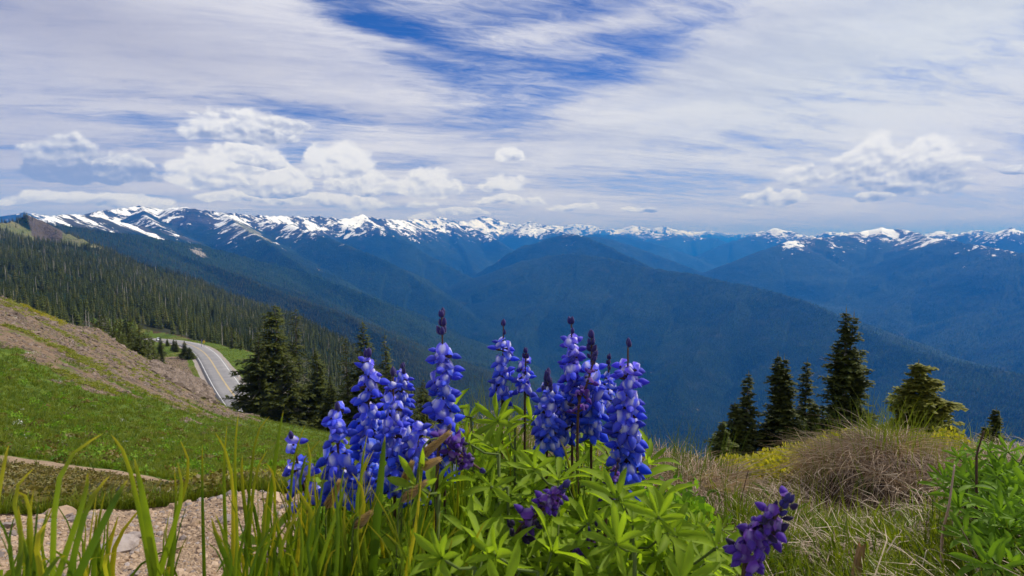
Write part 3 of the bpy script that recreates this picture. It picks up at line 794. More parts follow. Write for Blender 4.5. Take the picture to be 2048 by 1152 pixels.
# white car at the far bend
def paint(name, col, rough=.25, metal=0, spec=.5):
    m, g, out = new_mat(name); principled(g, out, col, rough, spec, Metallic=metal); return m
M_CARW = paint('white_car_paint', (.75, .76, .80), .25); M_GLASS = paint('dark_glass', (.02, .025, .035), .08)
M_TYRE = paint('tyre_rubber', (.02, .02, .02), .8, spec=.2); M_RIM = paint('wheel_metal', (.5, .5, .52), .3, 1.0); M_LAMP = paint('lamp_glass', (.8, .8, .78), .1); M_RED = paint('tail_lamp_red', (.4, .02, .02), .2)
def car(loc, rz):
    root = empty('parked_car', loc, rz); tag(root, 'small white car on the road where it leaves round the far bend', 'car')
    # side outline of the body extruded and narrowed at the roof
    prof = [(-2.15,.30),(-2.2,.62),(-2.1,.92),(-1.95,1.0),(-1.35,1.42),(.35,1.45),(1.05,1.0),(1.95,.88),(2.18,.66),(2.2,.32)]
    def halfw(x, z): return .88 - (.16 * max(0, (z - .95) / .5)) - .12 * max(0, abs(x) - 1.7)
    mb = MB(); vs = []
    for sgn in (-1, 1):
        for (x, z) in prof: vs.append((x, sgn * halfw(x, z), z))
    n = len(prof)
    fs = [tuple(range(n)), tuple(reversed(range(n, 2 * n)))] + [(i, n + i, n + (i + 1) % n, (i + 1) % n) for i in range(n)]
    mb.add(vs, fs); bd = link('body', mb.mesh('body', [M_CARW]), root); bd.modifiers.new('b', 'BEVEL').width = .05
    for sgn in (-1, 1):
        g_ = MB(); g_.add([(-1.55, sgn * .865, 1.02), (-1.25, sgn * .80, 1.34), (.28, sgn * .80, 1.36), (.78, sgn * .865, 1.02)], [(0, 1, 2, 3) if sgn > 0 else (3, 2, 1, 0)])
        link('side_window', g_.mesh('side_window', [M_GLASS]), root)
    for (x0, z0, x1, z1, nm) in ((1.02, 1.02, .42, 1.42, 'windscreen'), (-1.92, 1.03, -1.42, 1.40, 'rear_window')):
        k_ = .02 if x0 > 0 else -.02
        g_ = MB(); g_.add([(x0 + k_, -.78, z0), (x0 + k_, .78, z0), (x1 + k_, .68, z1), (x1 + k_, -.68, z1)], [(0, 1, 2, 3)]); link(nm, g_.mesh(nm, [M_GLASS]), root)
    root.scale = (.8, .8, .8)
    wm = MB(); wm.tube([(0, -.11, 0), (0, .11, 0)], .33, 20); wme = wm.mesh('wheel', [M_TYRE])
    rm = MB(); rm.tube([(0, -.12, 0), (0, .12, 0)], .20, 14); rme = rm.mesh('rim', [M_RIM])
    for x in (-1.35, 1.4):
        for y in (-.84, .84):
            w = link('wheel', wme, root); w.location = (x, y, .33); link('rim', rme, w)
    for y in (-.6, .6):
        l = MB(); l.add([(2.14, y - .17, .62), (2.14, y + .17, .62), (2.06, y + .17, .80), (2.06, y - .17, .80), (2.22, y - .15, .64), (2.22, y + .15, .64), (2.12, y + .15, .78), (2.12, y - .15, .78)], [(4, 5, 6, 7), (0, 1, 5, 4), (1, 2, 6, 5), (2, 3, 7, 6), (3, 0, 4, 7)]); link('headlight', l.mesh('headlight', [M_LAMP]), root)
        l = MB(); l.add([(-2.19, y - .14, .66), (-2.19, y + .14, .66), (-2.11, y + .14, .86), (-2.11, y - .14, .86), (-2.23, y - .14, .66), (-2.23, y + .14, .66), (-2.15, y + .14, .86), (-2.15, y - .14, .86)], [(7, 6, 5, 4), (4, 5, 1, 0), (5, 6, 2, 1), (6, 7, 3, 2), (7, 4, 0, 3)]); link('tail_light', l.mesh('tail_light', [M_RED]), root)
ci = len(RA) - 11
car((RA[ci, 0] + nrm[ci, 0] * 1.6, RA[ci, 1] + nrm[ci, 1] * 1.6, RA[ci, 2] + .12), math.atan2(tang[ci, 1], tang[ci, 0]) + math.pi)

# two marker posts on the outside of the bend
M_YEL = paint('sign_yellow', (.75, .48, .03), .5); M_POST = paint('post_purple_grey', (.12, .10, .20), .6)
def post(px, r, h, mat, plate, label):
    p = on_ground(px, r); root = empty('road_marker', p); tag(root, label, 'road sign')
    a = MB(); a.tube([(0, 0, 0), (0, 0, h)], .06, 8); link('post', a.mesh('post', [M_POST]), root)
    if plate:
        b = MB(); w, z0, z1 = .42, h - 1.15, h
        b.add([(-w, -.08, (z0 + z1) / 2), (0, -.08, z0), (w, -.08, (z0 + z1) / 2), (0, -.08, z1), (-w, -.11, (z0 + z1) / 2), (0, -.11, z0), (w, -.11, (z0 + z1) / 2), (0, -.11, z1)], [(3, 2, 1, 0), (4, 5, 6, 7), (0, 1, 5, 4), (1, 2, 6, 5), (2, 3, 7, 6), (3, 0, 4, 7)])
        link('sign_plate', b.mesh('sign_plate', [mat]), root)
    else:
        b = MB(); b.tube([(0, 0, h * .55), (0, 0, h)], .13, 8); link('reflector', b.mesh('reflector', [mat]), root)
post(408.5, 207, 2.5, M_YEL, True, 'yellow diamond warning sign on the outside of the road bend')
post(403.5, 209, 2.6, M_POST, False, 'slim purple-grey marker post just left of the yellow sign at the bend')

# ------------------------------------------------------------------ conifers
def leaf_mat(name, dark, light, tipc, trans=.25, rough=.7, noise_scale=.6, rnd=.35, spec=.2):
    """foliage: colour varies by clump, by plant and towards the young tips"""
    m, g, out = new_mat(name)
    P = g.node('ShaderNodeNewGeometry').outputs['Position']
    oi = g.node('ShaderNodeObjectInfo').outputs['Random']
    n = g.add(g.mul(g.noise(P, noise_scale, 3, .6), .6), g.mul(g.noise(P, noise_scale / 7, 3, .6), .4))
    c = g.mix(g.ss(g.add(n, g.mul(g.sub(oi, .5), rnd)), .32, .68), dark, light)
    c = g.mix(g.attr('tint'), c, tipc)
    b = g.node('ShaderNodeBsdfPrincipled'); g.put(b.inputs['Base Color'], c); b.inputs['Roughness'].default_value = rough
    b.inputs['Specular IOR Level'].default_value = spec
    if trans > 0:
        t = g.node('ShaderNodeBsdfTranslucent'); g.put(t.inputs['Color'], g.vm('MULTIPLY', c, (1.6, 1.6, .8)))
        mx = g.node('ShaderNodeMixShader'); mx.inputs[0].default_value = trans
        g.l.new(b.outputs[0], mx.inputs[1]); g.l.new(t.outputs[0], mx.inputs[2]); g.l.new(mx.outputs[0], out.inputs[0])
    else: g.l.new(b.outputs[0], out.inputs[0])
    return m
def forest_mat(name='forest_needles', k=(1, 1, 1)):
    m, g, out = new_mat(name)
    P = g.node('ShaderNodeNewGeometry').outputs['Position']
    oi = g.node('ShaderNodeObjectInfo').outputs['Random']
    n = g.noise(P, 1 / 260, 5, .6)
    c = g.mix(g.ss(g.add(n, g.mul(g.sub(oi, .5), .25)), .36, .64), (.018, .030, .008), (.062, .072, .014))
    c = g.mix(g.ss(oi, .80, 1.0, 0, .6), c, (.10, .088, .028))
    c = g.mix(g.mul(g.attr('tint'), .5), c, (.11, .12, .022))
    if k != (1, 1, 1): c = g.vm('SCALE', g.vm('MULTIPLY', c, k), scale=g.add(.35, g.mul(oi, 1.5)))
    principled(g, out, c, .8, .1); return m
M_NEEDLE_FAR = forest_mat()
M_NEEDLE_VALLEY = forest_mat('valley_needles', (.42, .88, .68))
M_NEEDLE = leaf_mat('fir_needles', (.020, .036, .010), (.055, .078, .016), (.19, .19, .028), .15)
M_NEEDLE_Y = leaf_mat('golden_fir_needles', (.030, .048, .010), (.10, .115, .016), (.32, .29, .04), .25)
M_BARK = flat_mat('grey_bark', lambda g, P: (g.mix(g.ss(g.noise(g.vm('MULTIPLY', P, (1, 1, .3)), 6, 5, .7), .35, .65), (.06, .045, .035), (.20, .17, .14)), None))
M_SNAG = flat_mat('silver_deadwood', lambda g, P: (g.mix(g.ss(g.noise(g.vm('MULTIPLY', P, (1, 1, .3)), 6, 5, .7), .35, .65), (.22, .19, .16), (.50, .46, .41)), None))

def low_conifer(seed, rb=.14, tiers=9, per=6):
    rd = random.Random(seed); mb = MB()
    for t in range(tiers):
        f = t / (tiers - 1); z = .10 + .84 * f; r = rb * ((1 - f) ** .75 + .10) * rd.uniform(.8, 1.15)
        for k in range(per):
            an = 2 * math.pi * (k + rd.random() * .8) / per + t; rr = r * rd.uniform(.7, 1.25); w = rr * .55
            ca, sa = math.cos(an), math.sin(an)
            tip = (ca * rr, sa * rr, z - rr * .45 + .01)
            l = (ca * rr * .45 - sa * w, sa * rr * .45 + ca * w, z - .01); r_ = (ca * rr * .45 + sa * w, sa * rr * .45 - ca * w, z - .01)
            mb.add([(0, 0, z + .07), l, tip, r_], [(0, 1, 2), (0, 2, 3)], 0, [0, .2, rd.uniform(.3, 1), .2])
    mb.tube([(0, 0, -.03), (0, 0, .5), (0, 0, 1.0)], [.012, .008, .002], 4, 1, 0, False)
    mb.add([(rb * .3 * math.cos(a), rb * .3 * math.sin(a), .12) for a in (0, 2.1, 4.2)] + [(0, 0, .95)], [(0, 1, 3), (1, 2, 3), (2, 0, 3)], 0, 0)
    return mb
def low_snag(seed):
    rd = random.Random(seed); mb = MB()
    mb.tube([(0, 0, -.03), (.01, 0, .5), (0, 0, 1)], [.018, .012, .003], 5, 0, 0, False)
    for k in range(26):
        z = rd.uniform(.2, .95); an = rd.random() * 6.28; L = .09 * (1.1 - z) * rd.uniform(.5, 1.2) + .01
        mb.tube([(0, 0, z), (math.cos(an) * L, math.sin(an) * L, z - L * .2)], [.004, .001], 3, 0, 0, False)
    return mb

def bough(mb, base, an, L, droop, rd, mi, dens, w=.30, tipk=.5):
    """a flat spray of needles: the axis bends down and lifts at the tip, side shoots carry small blades"""
    ca, sa = math.cos(an), math.sin(an); n = max(4, int(L * dens)); out = Vector((ca, sa, 0)); side = Vector((-sa, ca, 0))
    def ax(t): return base + out * (L * t) + Vector((0, 0, -droop * L * (t - .55 * t * t * t)))
    for i in range(n):
        t = .16 + .84 * (i + .5) / n; p = ax(t); wl = w * L * (1.0 - .75 * t) * rd.uniform(.7, 1.25) + .03
        for s_ in (-1, 1):
            q = p + side * (s_ * wl) + out * (wl * .55) + Vector((0, 0, rd.uniform(-.7, .35) * wl))
            m_ = (p + q) / 2; hw = (q - p).cross(Vector((0, 0, 1))).normalized() * (.035 + wl * .22); up = Vector((0, 0, rd.uniform(.02, .3) * wl))
            mb.add([p, m_ + hw, q, m_ - hw + up], [(0, 1, 2), (0, 2, 3)], mi, [0, .1, tipk * rd.uniform(.4, 1.4), .25])
        if i % 2: 
            q = p + out * wl * .9 + Vector((0, 0, rd.choice((-1, .8)) * wl * rd.uniform(.4, .8))); mb.add([p - side * .03 - side * wl * .2, q, p + side * .03 + side * wl * .2], [(0, 1, 2)], mi, [0, tipk * rd.uniform(.3, 1.2), 0])
    tip = ax(1.0); b2 = ax(.7); hw = side * (.05 + .05 * L)
    mb.add([b2 + hw, tip + out * .06 * L, b2 - hw], [(0, 1, 2)], mi, [.1, tipk, .1])

def fir(seed, H, Rb, kind='fir', mats=None, dens=7, shape=.8, lean=0, gaps=.0, onesided=None, tops=1, start=.04, dead=0, tipk=.5):
    """returns meshes for trunk, crown, dead branches (metres, base at the origin)"""
    rd = random.Random(seed); crown = MB(); trunk = MB(); deadm = MB()
    stems = [(0, 0, H)] if tops == 1 else [(-.022 * H, 0, H), (.024 * H, .01 * H, H * .975)]
    for (ox, oy, h) in stems:
        pts = []
        for i in range(9):
            f = i / 8; sp = min(1, max(0, (f - .70) / .2)) if tops > 1 else 1
            pts.append(Vector((ox * sp + lean * f * H + .006 * H * math.sin(f * 7 + seed), oy * sp, f * h)))
        trunk.tube(pts, [max(.006, .018 * H * (1 - i / 8) ** .9 + .004) for i in range(9)], 7)
        def ax(z):
            f = z / h * 8; i = min(7, int(f)); return pts[i].lerp(pts[i + 1], f - i)
        z = start * H
        step = .016 * H
        while z < h * .985:
            f = z / h; prof = (1 - f) ** shape; prof *= min(1, .55 + f * 3.5)
            wob = 1 + .22 * math.sin(z * 5.1 / H * 4 + seed) + rd.uniform(-.12, .12)
            if tops > 1 and f > .8: prof = max(prof, .06)
            r0 = Rb * prof * wob + .02 * H * (1 - f) + .013 * H
            nb = max(4, int(5 + 4 * (1 - f)))
            for k in range(nb):
                if rd.random() < gaps: continue
                an = rd.random() * 6.283; L = r0 * rd.uniform(.5, 1.25)
                if onesided is not None: L *= 1 + .35 * math.cos(an - onesided)
                if rd.random() < dead * (1.2 - f):
                    p0 = ax(z); d_ = Vector((math.cos(an), math.sin(an), -.15))
                    p1 = p0 + d_ * L * .6; p2 = p0 + d_ * L * 1.0 + Vector((0, 0, rd.uniform(-.2, .25) * L))
                    deadm.tube([p0, p1, p2], [.022, .014, .004], 4, 0, 0, False)
                    for _ in range(4):
                        a0 = p0.lerp(p2, rd.uniform(.3, .9)); deadm.tube([a0, a0 + Vector((rd.uniform(-1, 1), rd.uniform(-1, 1), rd.uniform(-.7, .5))) * L * .3], [.009, .003], 3, 0, 0, False)
                    continue
                bough(crown, ax(min(h * .98, max(0, z + rd.uniform(-1.4, 1.4) * step))), an, L, rd.uniform(-.05, .65) * (1.15 - f), rd, 0, dens / max(.35, L) * .55 + 3, .36, tipk)
            z += step * rd.uniform(.8, 1.25) * (1 - .35 * f)
        # leader
        top = ax(h * .985)
        crown.add([top + Vector((.02, 0, -.1)), top + Vector((0, 0, .045 * H)), top + Vector((-.02, 0, -.1))], [(0, 1, 2)], 0, .8)
    mats = mats or M_NEEDLE
    return (trunk.mesh('trunk', [M_BARK], True), crown.mesh('crown', [mats]), deadm.mesh('dead_branch', [M_SNAG]) if deadm.v else None)

def tree_thing(name, loc, meshes, label, cat='tree', group=None, s=1.0, rz=0.0):
    root = empty(name, loc, rz); root.scale = (s, s, s); tag(root, label, cat, group)
    link('trunk', meshes[0], root); link('crown', meshes[1], root)
    if len(meshes) > 2 and meshes[2]: link('dead_branches', meshes[2], root)['kind'] = 'stuff'
    return root

def plant_tree(px, ytop, r, label, name='fir_tree', wid=.18, ty=None, group=None, **kw):
    """a tree standing on the ground r metres off in column px, as tall as its top is seen at ytop"""
    p = on_ground(px, r); top = at(px, ytop, r); H = max(.5, top.z - p.z)
    ms = fir(int(px * 7 + ytop), H, wid * H, **kw)
    p.z -= .02 * H
    return tree_thing(name, p, ms, label, group=group, rz=0)

GL = 'fir trees standing together below the road'
plant_tree(558, 601, 84, 'tallest dark fir of the clump beside the road bay, broad skirt spreading left', wid=.25, dens=6, shape=.65, gaps=.05, dead=.10, onesided=math.pi)
plant_tree(598, 609, 86, 'narrow half bare fir with silver twigs right behind the tallest one', wid=.10, dens=5, shape=.5, gaps=.32, dead=.45)
plant_tree(524, 655, 82, 'lower fir leaning over the bay at the left of the roadside clump', wid=.20, dens=6, gaps=.15, dead=.05)
plant_tree(580, 700, 78, 'bushy dark fir filling the foot of the roadside clump', wid=.30, dens=6, gaps=.1, dead=.22)
plant_tree(637, 690, 80, 'full green cone shaped fir just right of the roadside clump', wid=.26, dens=6, shape=.8)
plant_tree(664, 748, 74, 'short fir between the cone shaped fir and the blue lupines', wid=.28, dens=6)
plant_tree(697, 668, 66, 'thin ragged fir left of the dark spire above the lupines', wid=.14, dens=6, gaps=.3, dead=.25)
plant_tree(731, 635, 66, 'dark spire fir with a dense pointed top behind the blue lupine', wid=.20, dens=6, shape=.85)
plant_tree(775, 661, 64, 'slender fir with a brown thinning top right of the dark spire', wid=.15, dens=6, gaps=.25, dead=.25)
plant_tree(808, 720, 62, 'shadowy fir mostly hidden behind two blue lupine spikes', wid=.2, dens=6)
plant_tree(850, 752, 60, 'small dark fir just left of the tallest lupine spike', wid=.2, dens=6)
plant_tree(465, 654, 196, 'lone fir with a pale dead stem beyond the road bend', wid=.15, dens=5, gaps=.2, dead=.25)
plant_tree(481, 690, 188, 'small fir right of the lone fir beyond the bend', wid=.22, dens=5)
plant_tree(335, 677, 232, 'smallest young fir on the grass verge, farthest along the road', wid=.33, dens=5)
plant_tree(348, 678, 205, 'left one of a touching pair of young firs on the verge', wid=.30, dens=5)
plant_tree(353, 680, 200, 'right one of a touching pair of young firs on the verge', wid=.30, dens=5)
plant_tree(370, 681, 180, 'largest young fir on the verge against the road edge', wid=.34, dens=5)
plant_tree(380, 694, 176, 'low spreading young fir crowding the road edge line', wid=.48, dens=5)
plant_tree(322, 672, 190, 'dark fir at the left end of the verge below the white car', wid=.25, dens=5)
plant_tree(325, 692, 165, 'thin fir standing in the green verge nearest the rocky slope', wid=.2, dens=5, gaps=.2)
# the row behind the crest of the scree
ROW = [(181,668,0),(190,652,0),(197,640,0),(205,612,1),(214,622,1),(222,645,0),(232,641,0),(241,634,0),(250,652,0),(258,640,0),(267,628,0),(276,650,0),(284,646,0),(293,660,0),(301,652,1),(308,668,0),(314,690,0)]
rw = ['leftmost', 'second from the left', 'third from the left']
for i, (px, yt, dd) in enumerate(ROW):
    nm = 'tall silver half dead fir rising above the scree row, %s of the two' % ('left' if px == 205 else 'right') if px in (205, 214) else None
    if px == 181: nm = 'shortest fir at the left end of the row behind the scree crest'
    if px == 314: nm = 'low dark fir at the right end of the row behind the scree crest'
    if px == 267: nm = 'highest green fir in the middle of the row behind the scree crest'
    if px == 301: nm = 'grey stemmed thin fir near the right end of the scree row'
    g_ = None
    if nm is None: nm = 'dark narrow fir crowded in the row behind the scree crest'; g_ = 'firs in a row behind the scree crest'
    plant_tree(px, yt, 96 + (i * 37 % 17), nm, wid=.12 if dd else .15, dens=5, gaps=.35 if dd else .1, dead=.6 if dd else .06, shape=.6, group=g_)
# right hand group just under the brow
plant_tree(1441, 838, 19, 'smallest fir left of the right hand group, barely above the dry grass', wid=.30, dens=9)
plant_tree(1487, 738, 20.5, 'thin fir with a knobbly pointed top, leftmost tall one of the right group', wid=.16, dens=10, gaps=.08, dead=.08, shape=.8)
plant_tree(1462, 800, 20, 'low fir leaning against the foot of the thin knobbly one', wid=.28, dens=9)
plant_tree(1553, 700, 21, 'dense twin topped fir second among the right group', wid=.19, dens=10, tops=2, shape=.8)
plant_tree(1601, 714, 23, 'slim open fir between the twin topped fir and the tallest one', wid=.14, dens=10, gaps=.15, dead=.08, shape=.75)
plant_tree(1620, 800, 22, 'low bushy fir filling the gap left of the tallest right fir', wid=.3, dens=9)
plant_tree(1682, 610, 21.5, 'tallest fir of the right group with a forked top', wid=.165, dens=11, tops=2, shape=.75, dead=.04)
plant_tree(1822, 717, 15, 'broad golden green bushy fir right of the tallest one', wid=.33, dens=16, shape=.6, mats=M_NEEDLE_Y, gaps=.0, tipk=.7, onesided=0)
plant_tree(1890, 845, 14, 'low golden fir branches spreading right of the bushy golden fir', wid=.50, dens=9, shape=.6, mats=M_NEEDLE_Y, tipk=.7)
plant_tree(1782, 830, 16, 'small golden fir at the left foot of the bushy golden fir', wid=.35, dens=9, mats=M_NEEDLE_Y, tipk=.8)
plant_tree(1979, 812, 21, 'dark stubby fir alone near the right edge', wid=.24, dens=8, gaps=.1)
plant_tree(1961, 848, 20.5, 'shorter dark fir touching the stubby one near the right edge', wid=.26, dens=8)
print('near trees', round(time.time() - T0, 1))

# ------------------------------------------------------------------ the forest on the slopes
LOW = [low_conifer(1, .15, 9, 6), low_conifer(2, .12, 9, 6), low_conifer(3, .18, 8, 6), low_conifer(4, .10, 10, 5)]
LOWM = [m_.mesh('conifer', [M_NEEDLE_FAR, M_BARK]) for m_ in LOW] + [low_snag(5).mesh('snag', [M_SNAG])]
# thirteen faces each for the trees seen only as points
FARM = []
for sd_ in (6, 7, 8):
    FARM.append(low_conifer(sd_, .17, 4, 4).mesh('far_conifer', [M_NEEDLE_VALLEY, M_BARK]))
def forest_points():
    X = np.concatenate([XN[232:], XF[1:]]); Y = np.concatenate([YN[232:], YF[1:]]); Z = np.concatenate([ZN[232:], ZF[1:]])
    nn = len(XN) - 232
    Rr = np.hypot(X, Y); q = Z / Rr
    # how high anything nearer stands in each column
    allq = np.concatenate([(ZN / np.hypot(XN, YN))[5:], (ZF / np.hypot(XF, YF))[1:]]); run = np.maximum.accumulate(allq, 0)
    run = run[-len(X):]
    vis = (q + 16 / Rr) > run - .002
    vis &= np.abs(X / Y) < 1.05
    # area of each cell, drawn size of each cell
    dX = np.gradient(X, axis=1); dYr = np.gradient(Rr, axis=0); dT = np.gradient(np.arctan2(X, Y), axis=1)
    dq = np.abs(np.gradient(q, axis=0)) + 1e-6; dZ = np.gradient(Z, axis=0)
    area = np.abs(dT) * Rr * np.abs(dYr)
    pxa = (np.abs(np.gradient(X / Y, axis=1)) * F_PX / 2) * (dq * F_PX / 2)
    sn = np.concatenate([np.full((nn, NT), -1.0), snow_attr[1:]]); me_ = np.concatenate([np.zeros((nn, NT)), mead_attr[1:]]); ro = np.concatenate([np.zeros((nn, NT)), rock_attr[1:]]); sc_ = np.concatenate([np.zeros((nn, NT)), scree_attr[1:]])
    n = fbm(X / 130, Y / 130, 4, 71)
    keep = 1 - sstep(-.15, .30, sn + n * .5)
    keep *= 1 - .88 * sstep(.35, .6, me_ + n * 1.0) ; keep *= 1 - .9 * sstep(.4, .6, ro + n * .6); keep *= 1 - .85 * sstep(.5, .7, sc_ + n * 1.0)
    n5 = fbm(X / 28, Y / 28, 3, 72); keep *= .35 + .65 * sstep(-.45, .15, n + .8 * n5)
    if True:
        dr, hz, side = road_dist(X[:nn], Y[:nn]); rn = Rr[:nn]
        k2 = sstep(0, 6, dr + 4 * n[:nn] - np.where((side < 0) & (rn < 185), 22, 9.5)) * (rn > 88)
        k2 *= np.where((side > 0) & (rn < 245), 0, 1)
        keep[:nn] *= k2
    lam = np.minimum(area / 17.0, 1.35 * pxa * sstep(300, 1500, Rr) + 99 * (Rr < 900)) * keep * vis
    rs = np.random.RandomState(5); cnt = rs.poisson(np.minimum(lam, 60))
    ii, jj = np.nonzero(cnt); rep = cnt[ii, jj]; ii = np.repeat(ii, rep); jj = np.repeat(jj, rep)
    u = rs.rand(len(ii)); v = rs.rand(len(ii)); i2 = np.minimum(ii + 1, X.shape[0] - 1); j2 = np.minimum(jj + 1, NT - 1)
    def bl(A): return (A[ii, jj] * (1 - u) + A[i2, jj] * u) * (1 - v) + (A[ii, j2] * (1 - u) + A[i2, j2] * u) * v
    P = np.c_[bl(X), bl(Y), bl(Z)]
    return P, rs
FP, rs_ = forest_points()
fr = np.hypot(FP[:, 0], FP[:, 1]); nF = len(FP)
print('forest', nF, round(time.time() - T0, 1))
hgt = rs_.uniform(4.5, 13.5, nF) * (1 + .45 * fbm(FP[:, 0] / 90, FP[:, 1] / 90, 3, 55)) * (1 + .35 * sstep(1500, 6000, fr))
hgt *= np.where(fr < 500, .8, 1)
FP[:, 2] -= .3
kd = rs_.randint(0, 4, nF); snag = rs_.rand(nF) < .05; kd = np.where(snag & (fr < 1600), 4, kd)
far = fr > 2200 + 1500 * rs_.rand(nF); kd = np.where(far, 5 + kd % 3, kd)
wdt = hgt * rs_.uniform(.85, 1.3, nF) * (1 + .5 * sstep(1500, 6000, fr))
# the 240 that show largest are trees of their own
app = hgt / fr; order = np.argsort(-app); big = order[:240]; rest = order[240:]
rz = rs_.rand(nF) * 6.28
LT = []
for ms in range(4):
    rd = random.Random(ms)
    b = MB(); t = LOW[ms]
    c_ = low_conifer(20 + ms, (.15, .12, .17, .11)[ms], 17, 9)
    crown = MB(); trunkm = MB()
    crown.v, crown.a = c_.v, c_.a; crown.f = [f for f, mi in zip(c_.f, c_.mi) if mi == 0]; crown.mi = [0] * len(crown.f)
    trunkm.tube([(0, 0, -.03), (0, 0, .5), (0, 0, 1.0)], [.014, .009, .002], 6, 0, 0, False)
    LT.append((trunkm.mesh('trunk', [M_BARK], True), crown.mesh('crown', [M_NEEDLE_FAR])))
SN = low_snag(9).mesh('dead_tree', [M_SNAG])
for i in big:
    s_ = float(hgt[i]); p = FP[i]; w = float(wdt[i])
    if snag[i]:
        o = link('dead_tree', SN); o.location = p; o.scale = (w, w, s_); o.rotation_euler = (0, 0, rz[i])
        tag(o, 'bare silver dead tree standing among the firs beyond the road', 'dead tree', 'dead trees among the firs beyond the road'); continue
    root = empty('fir_tree', p, float(rz[i])); root.scale = (w, w, s_)
    tag(root, 'dark narrow fir in the forest edge beyond and below the road', 'tree', 'firs of the forest edge beyond the road')
    a, b = LT[int(i) % 4]; link('trunk', a, root); link('crown', b, root)
sc3 = np.c_[wdt, wdt, hgt]; rt3 = np.c_[rs_.uniform(-.04, .04, nF), rs_.uniform(-.04, .04, nF), rz]
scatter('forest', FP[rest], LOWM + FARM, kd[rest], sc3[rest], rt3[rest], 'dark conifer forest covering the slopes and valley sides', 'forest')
print('forest placed', round(time.time() - T0, 1))

# ================================================================== the foreground
rng = np.random.RandomState(21); rnd = random.Random(33)
def seen(px, py, r): return at(px, py, r)
def tri(name, v, f, mats, a=None, smooth=True):
    m_ = MB(); m_.add(v, f, 0, a if a is not None else 0.0); return m_.mesh(name, mats, smooth)

# ---- petals, leaves, blades: materials
def petal_mat(name, blue, violet, pale, trans=.35):
    m, g, out = new_mat(name)
    oc = g.node('ShaderNodeObjectInfo'); hue = g.mul(g.sep(oc.outputs['Color'])[0], .62)
    P = g.node('ShaderNodeNewGeometry').outputs['Position']
    n = g.noise(P, 420, 4, .7); rn = oc.outputs['Random']
    c = g.mix(g.sat(g.add(hue, g.mul(g.sub(n, .5), .8))), blue, violet)
    c = g.vm('SCALE', c, scale=g.mul(g.add(.62, g.mul(rn, .6)), g.sub(1.0, g.mul(g.sep(oc.outputs['Color'])[1], .50))))
    c = g.mix(g.mul(g.attr('tint'), g.sub(1.0, g.mul(g.sep(oc.outputs['Color'])[1], .75))), c, pale)
    b = g.node('ShaderNodeBsdfPrincipled'); g.put(b.inputs['Base Color'], c); b.inputs['Roughness'].default_value = .62
    b.inputs['Specular IOR Level'].default_value = .22; b.inputs['Sheen Weight'].default_value = .15
    t = g.node('ShaderNodeBsdfTranslucent'); g.put(t.inputs['Color'], g.vm('MULTIPLY', c, (1.3, 1.2, 1.2)))
    mx = g.node('ShaderNodeMixShader'); mx.inputs[0].default_value = trans
    g.l.new(b.outputs[0], mx.inputs[1]); g.l.new(t.outputs[0], mx.inputs[2]); g.l.new(mx.outputs[0], out.inputs[0])
    return m
M_WING = petal_mat('lupine_wing_petal', (.004, .065, .72), (.16, .035, .58), (.32, .42, .98))
M_BANNER = petal_mat('lupine_banner_petal', (.02, .15, .90), (.30, .08, .72), (.92, .90, .98), .45)
M_BUD = petal_mat('lupine_bud', (.004, .006, .11), (.022, .004, .06), (.07, .05, .22), .10)
M_STEMR = flat_mat('dark_red_stem', lambda g, P: (g.mix(g.noise(P, 90, 3), (.045, .028, .020), (.11, .060, .035)), None), .6)
M_STEMG = flat_mat('green_stem', lambda g, P: (g.mix(g.noise(P, 60, 3), (.06, .09, .02), (.11, .15, .03)), None), .6)
def lmat(name, a, b, tip, tr, rough=.5, ns=30, spec=.35, rn=.6): return leaf_mat(name, a, b, tip, tr, rough, ns, rn, spec)
M_LEAF = lmat('lupine_leaf', (.042, .115, .006), (.155, .27, .008), (.34, .44, .03), .50, .6, 30, .15)
M_LEAF2 = lmat('lupine_leaf_cool', (.035, .11, .008), (.10, .22, .010), (.22, .34, .03), .42, .6, 30, .15)
M_BLADE = lmat('grass_blade', (.060, .11, .006), (.15, .21, .010), (.50, .40, .02), .50, .5, 30, .2)
M_GRASS = lmat('meadow_blade', (.065, .112, .006), (.155, .190, .010), (.30, .30, .04), .40, ns=2)
M_DRY = lmat('dry_blade', (.10, .062, .036), (.24, .165, .10), (.46, .37, .28), .2, .7)
M_DRY2 = lmat('tussock_blade', (.11, .060, .036), (.25, .155, .10), (.50, .40, .31), .2, .7)
M_HEATH = lmat('heath_leaf', (.050, .055, .010), (.13, .085, .018), (.19, .16, .03), .25, ns=6)
M_MAT = lmat('yellow_shrublet_leaf', (.080, .125, .008), (.22, .25, .012), (.46, .38, .025), .38, ns=25)
M_SEED = lmat('seed_head', (.14, .09, .05), (.34, .22, .10), (.60, .42, .18), .2)

# ---- florets
def wing_mesh(seed, L=.0105, H=.0076, W=.0068):
    rd = random.Random(seed); mb = MB(); rings = 6; seg = 8; vs = []; a = []
    for i in range(rings + 1):
        t = i / rings; s_ = math.sin(math.pi * min(.999, max(.001, t)) ** .8) ** .75 if 0 < t < 1 else 0.04
        for k in range(seg):
            an = 2 * math.pi * k / seg; y = math.cos(an) * W * .5 * s_; z = math.sin(an) * H * .5 * s_
            if math.sin(an) > .5: z *= .75; y *= .9
            x = .002 + L * t; z += -.0022 * t * t + .0010 * math.sin(t * 3)
            vs.append((x, y, z)); a.append(max(0, .5 - t * 1.3) * .3 + (.10 if k in (1, 2, 3) else 0))
    fs = []
    for i in range(rings):
        for k in range(seg): fs.append((i * seg + k, i * seg + (k + 1) % seg, (i + 1) * seg + (k + 1) % seg, (i + 1) * seg + k))
    mb.add(vs, fs, 0, a)
    mb.tube([(-.0045, 0, .0005), (.0005, 0, 0), (.003, 0, 0)], [.0006, .0016, .0017], 5, 1, 0)
    return mb.mesh('floret', [M_WING, M_STEMR], True)
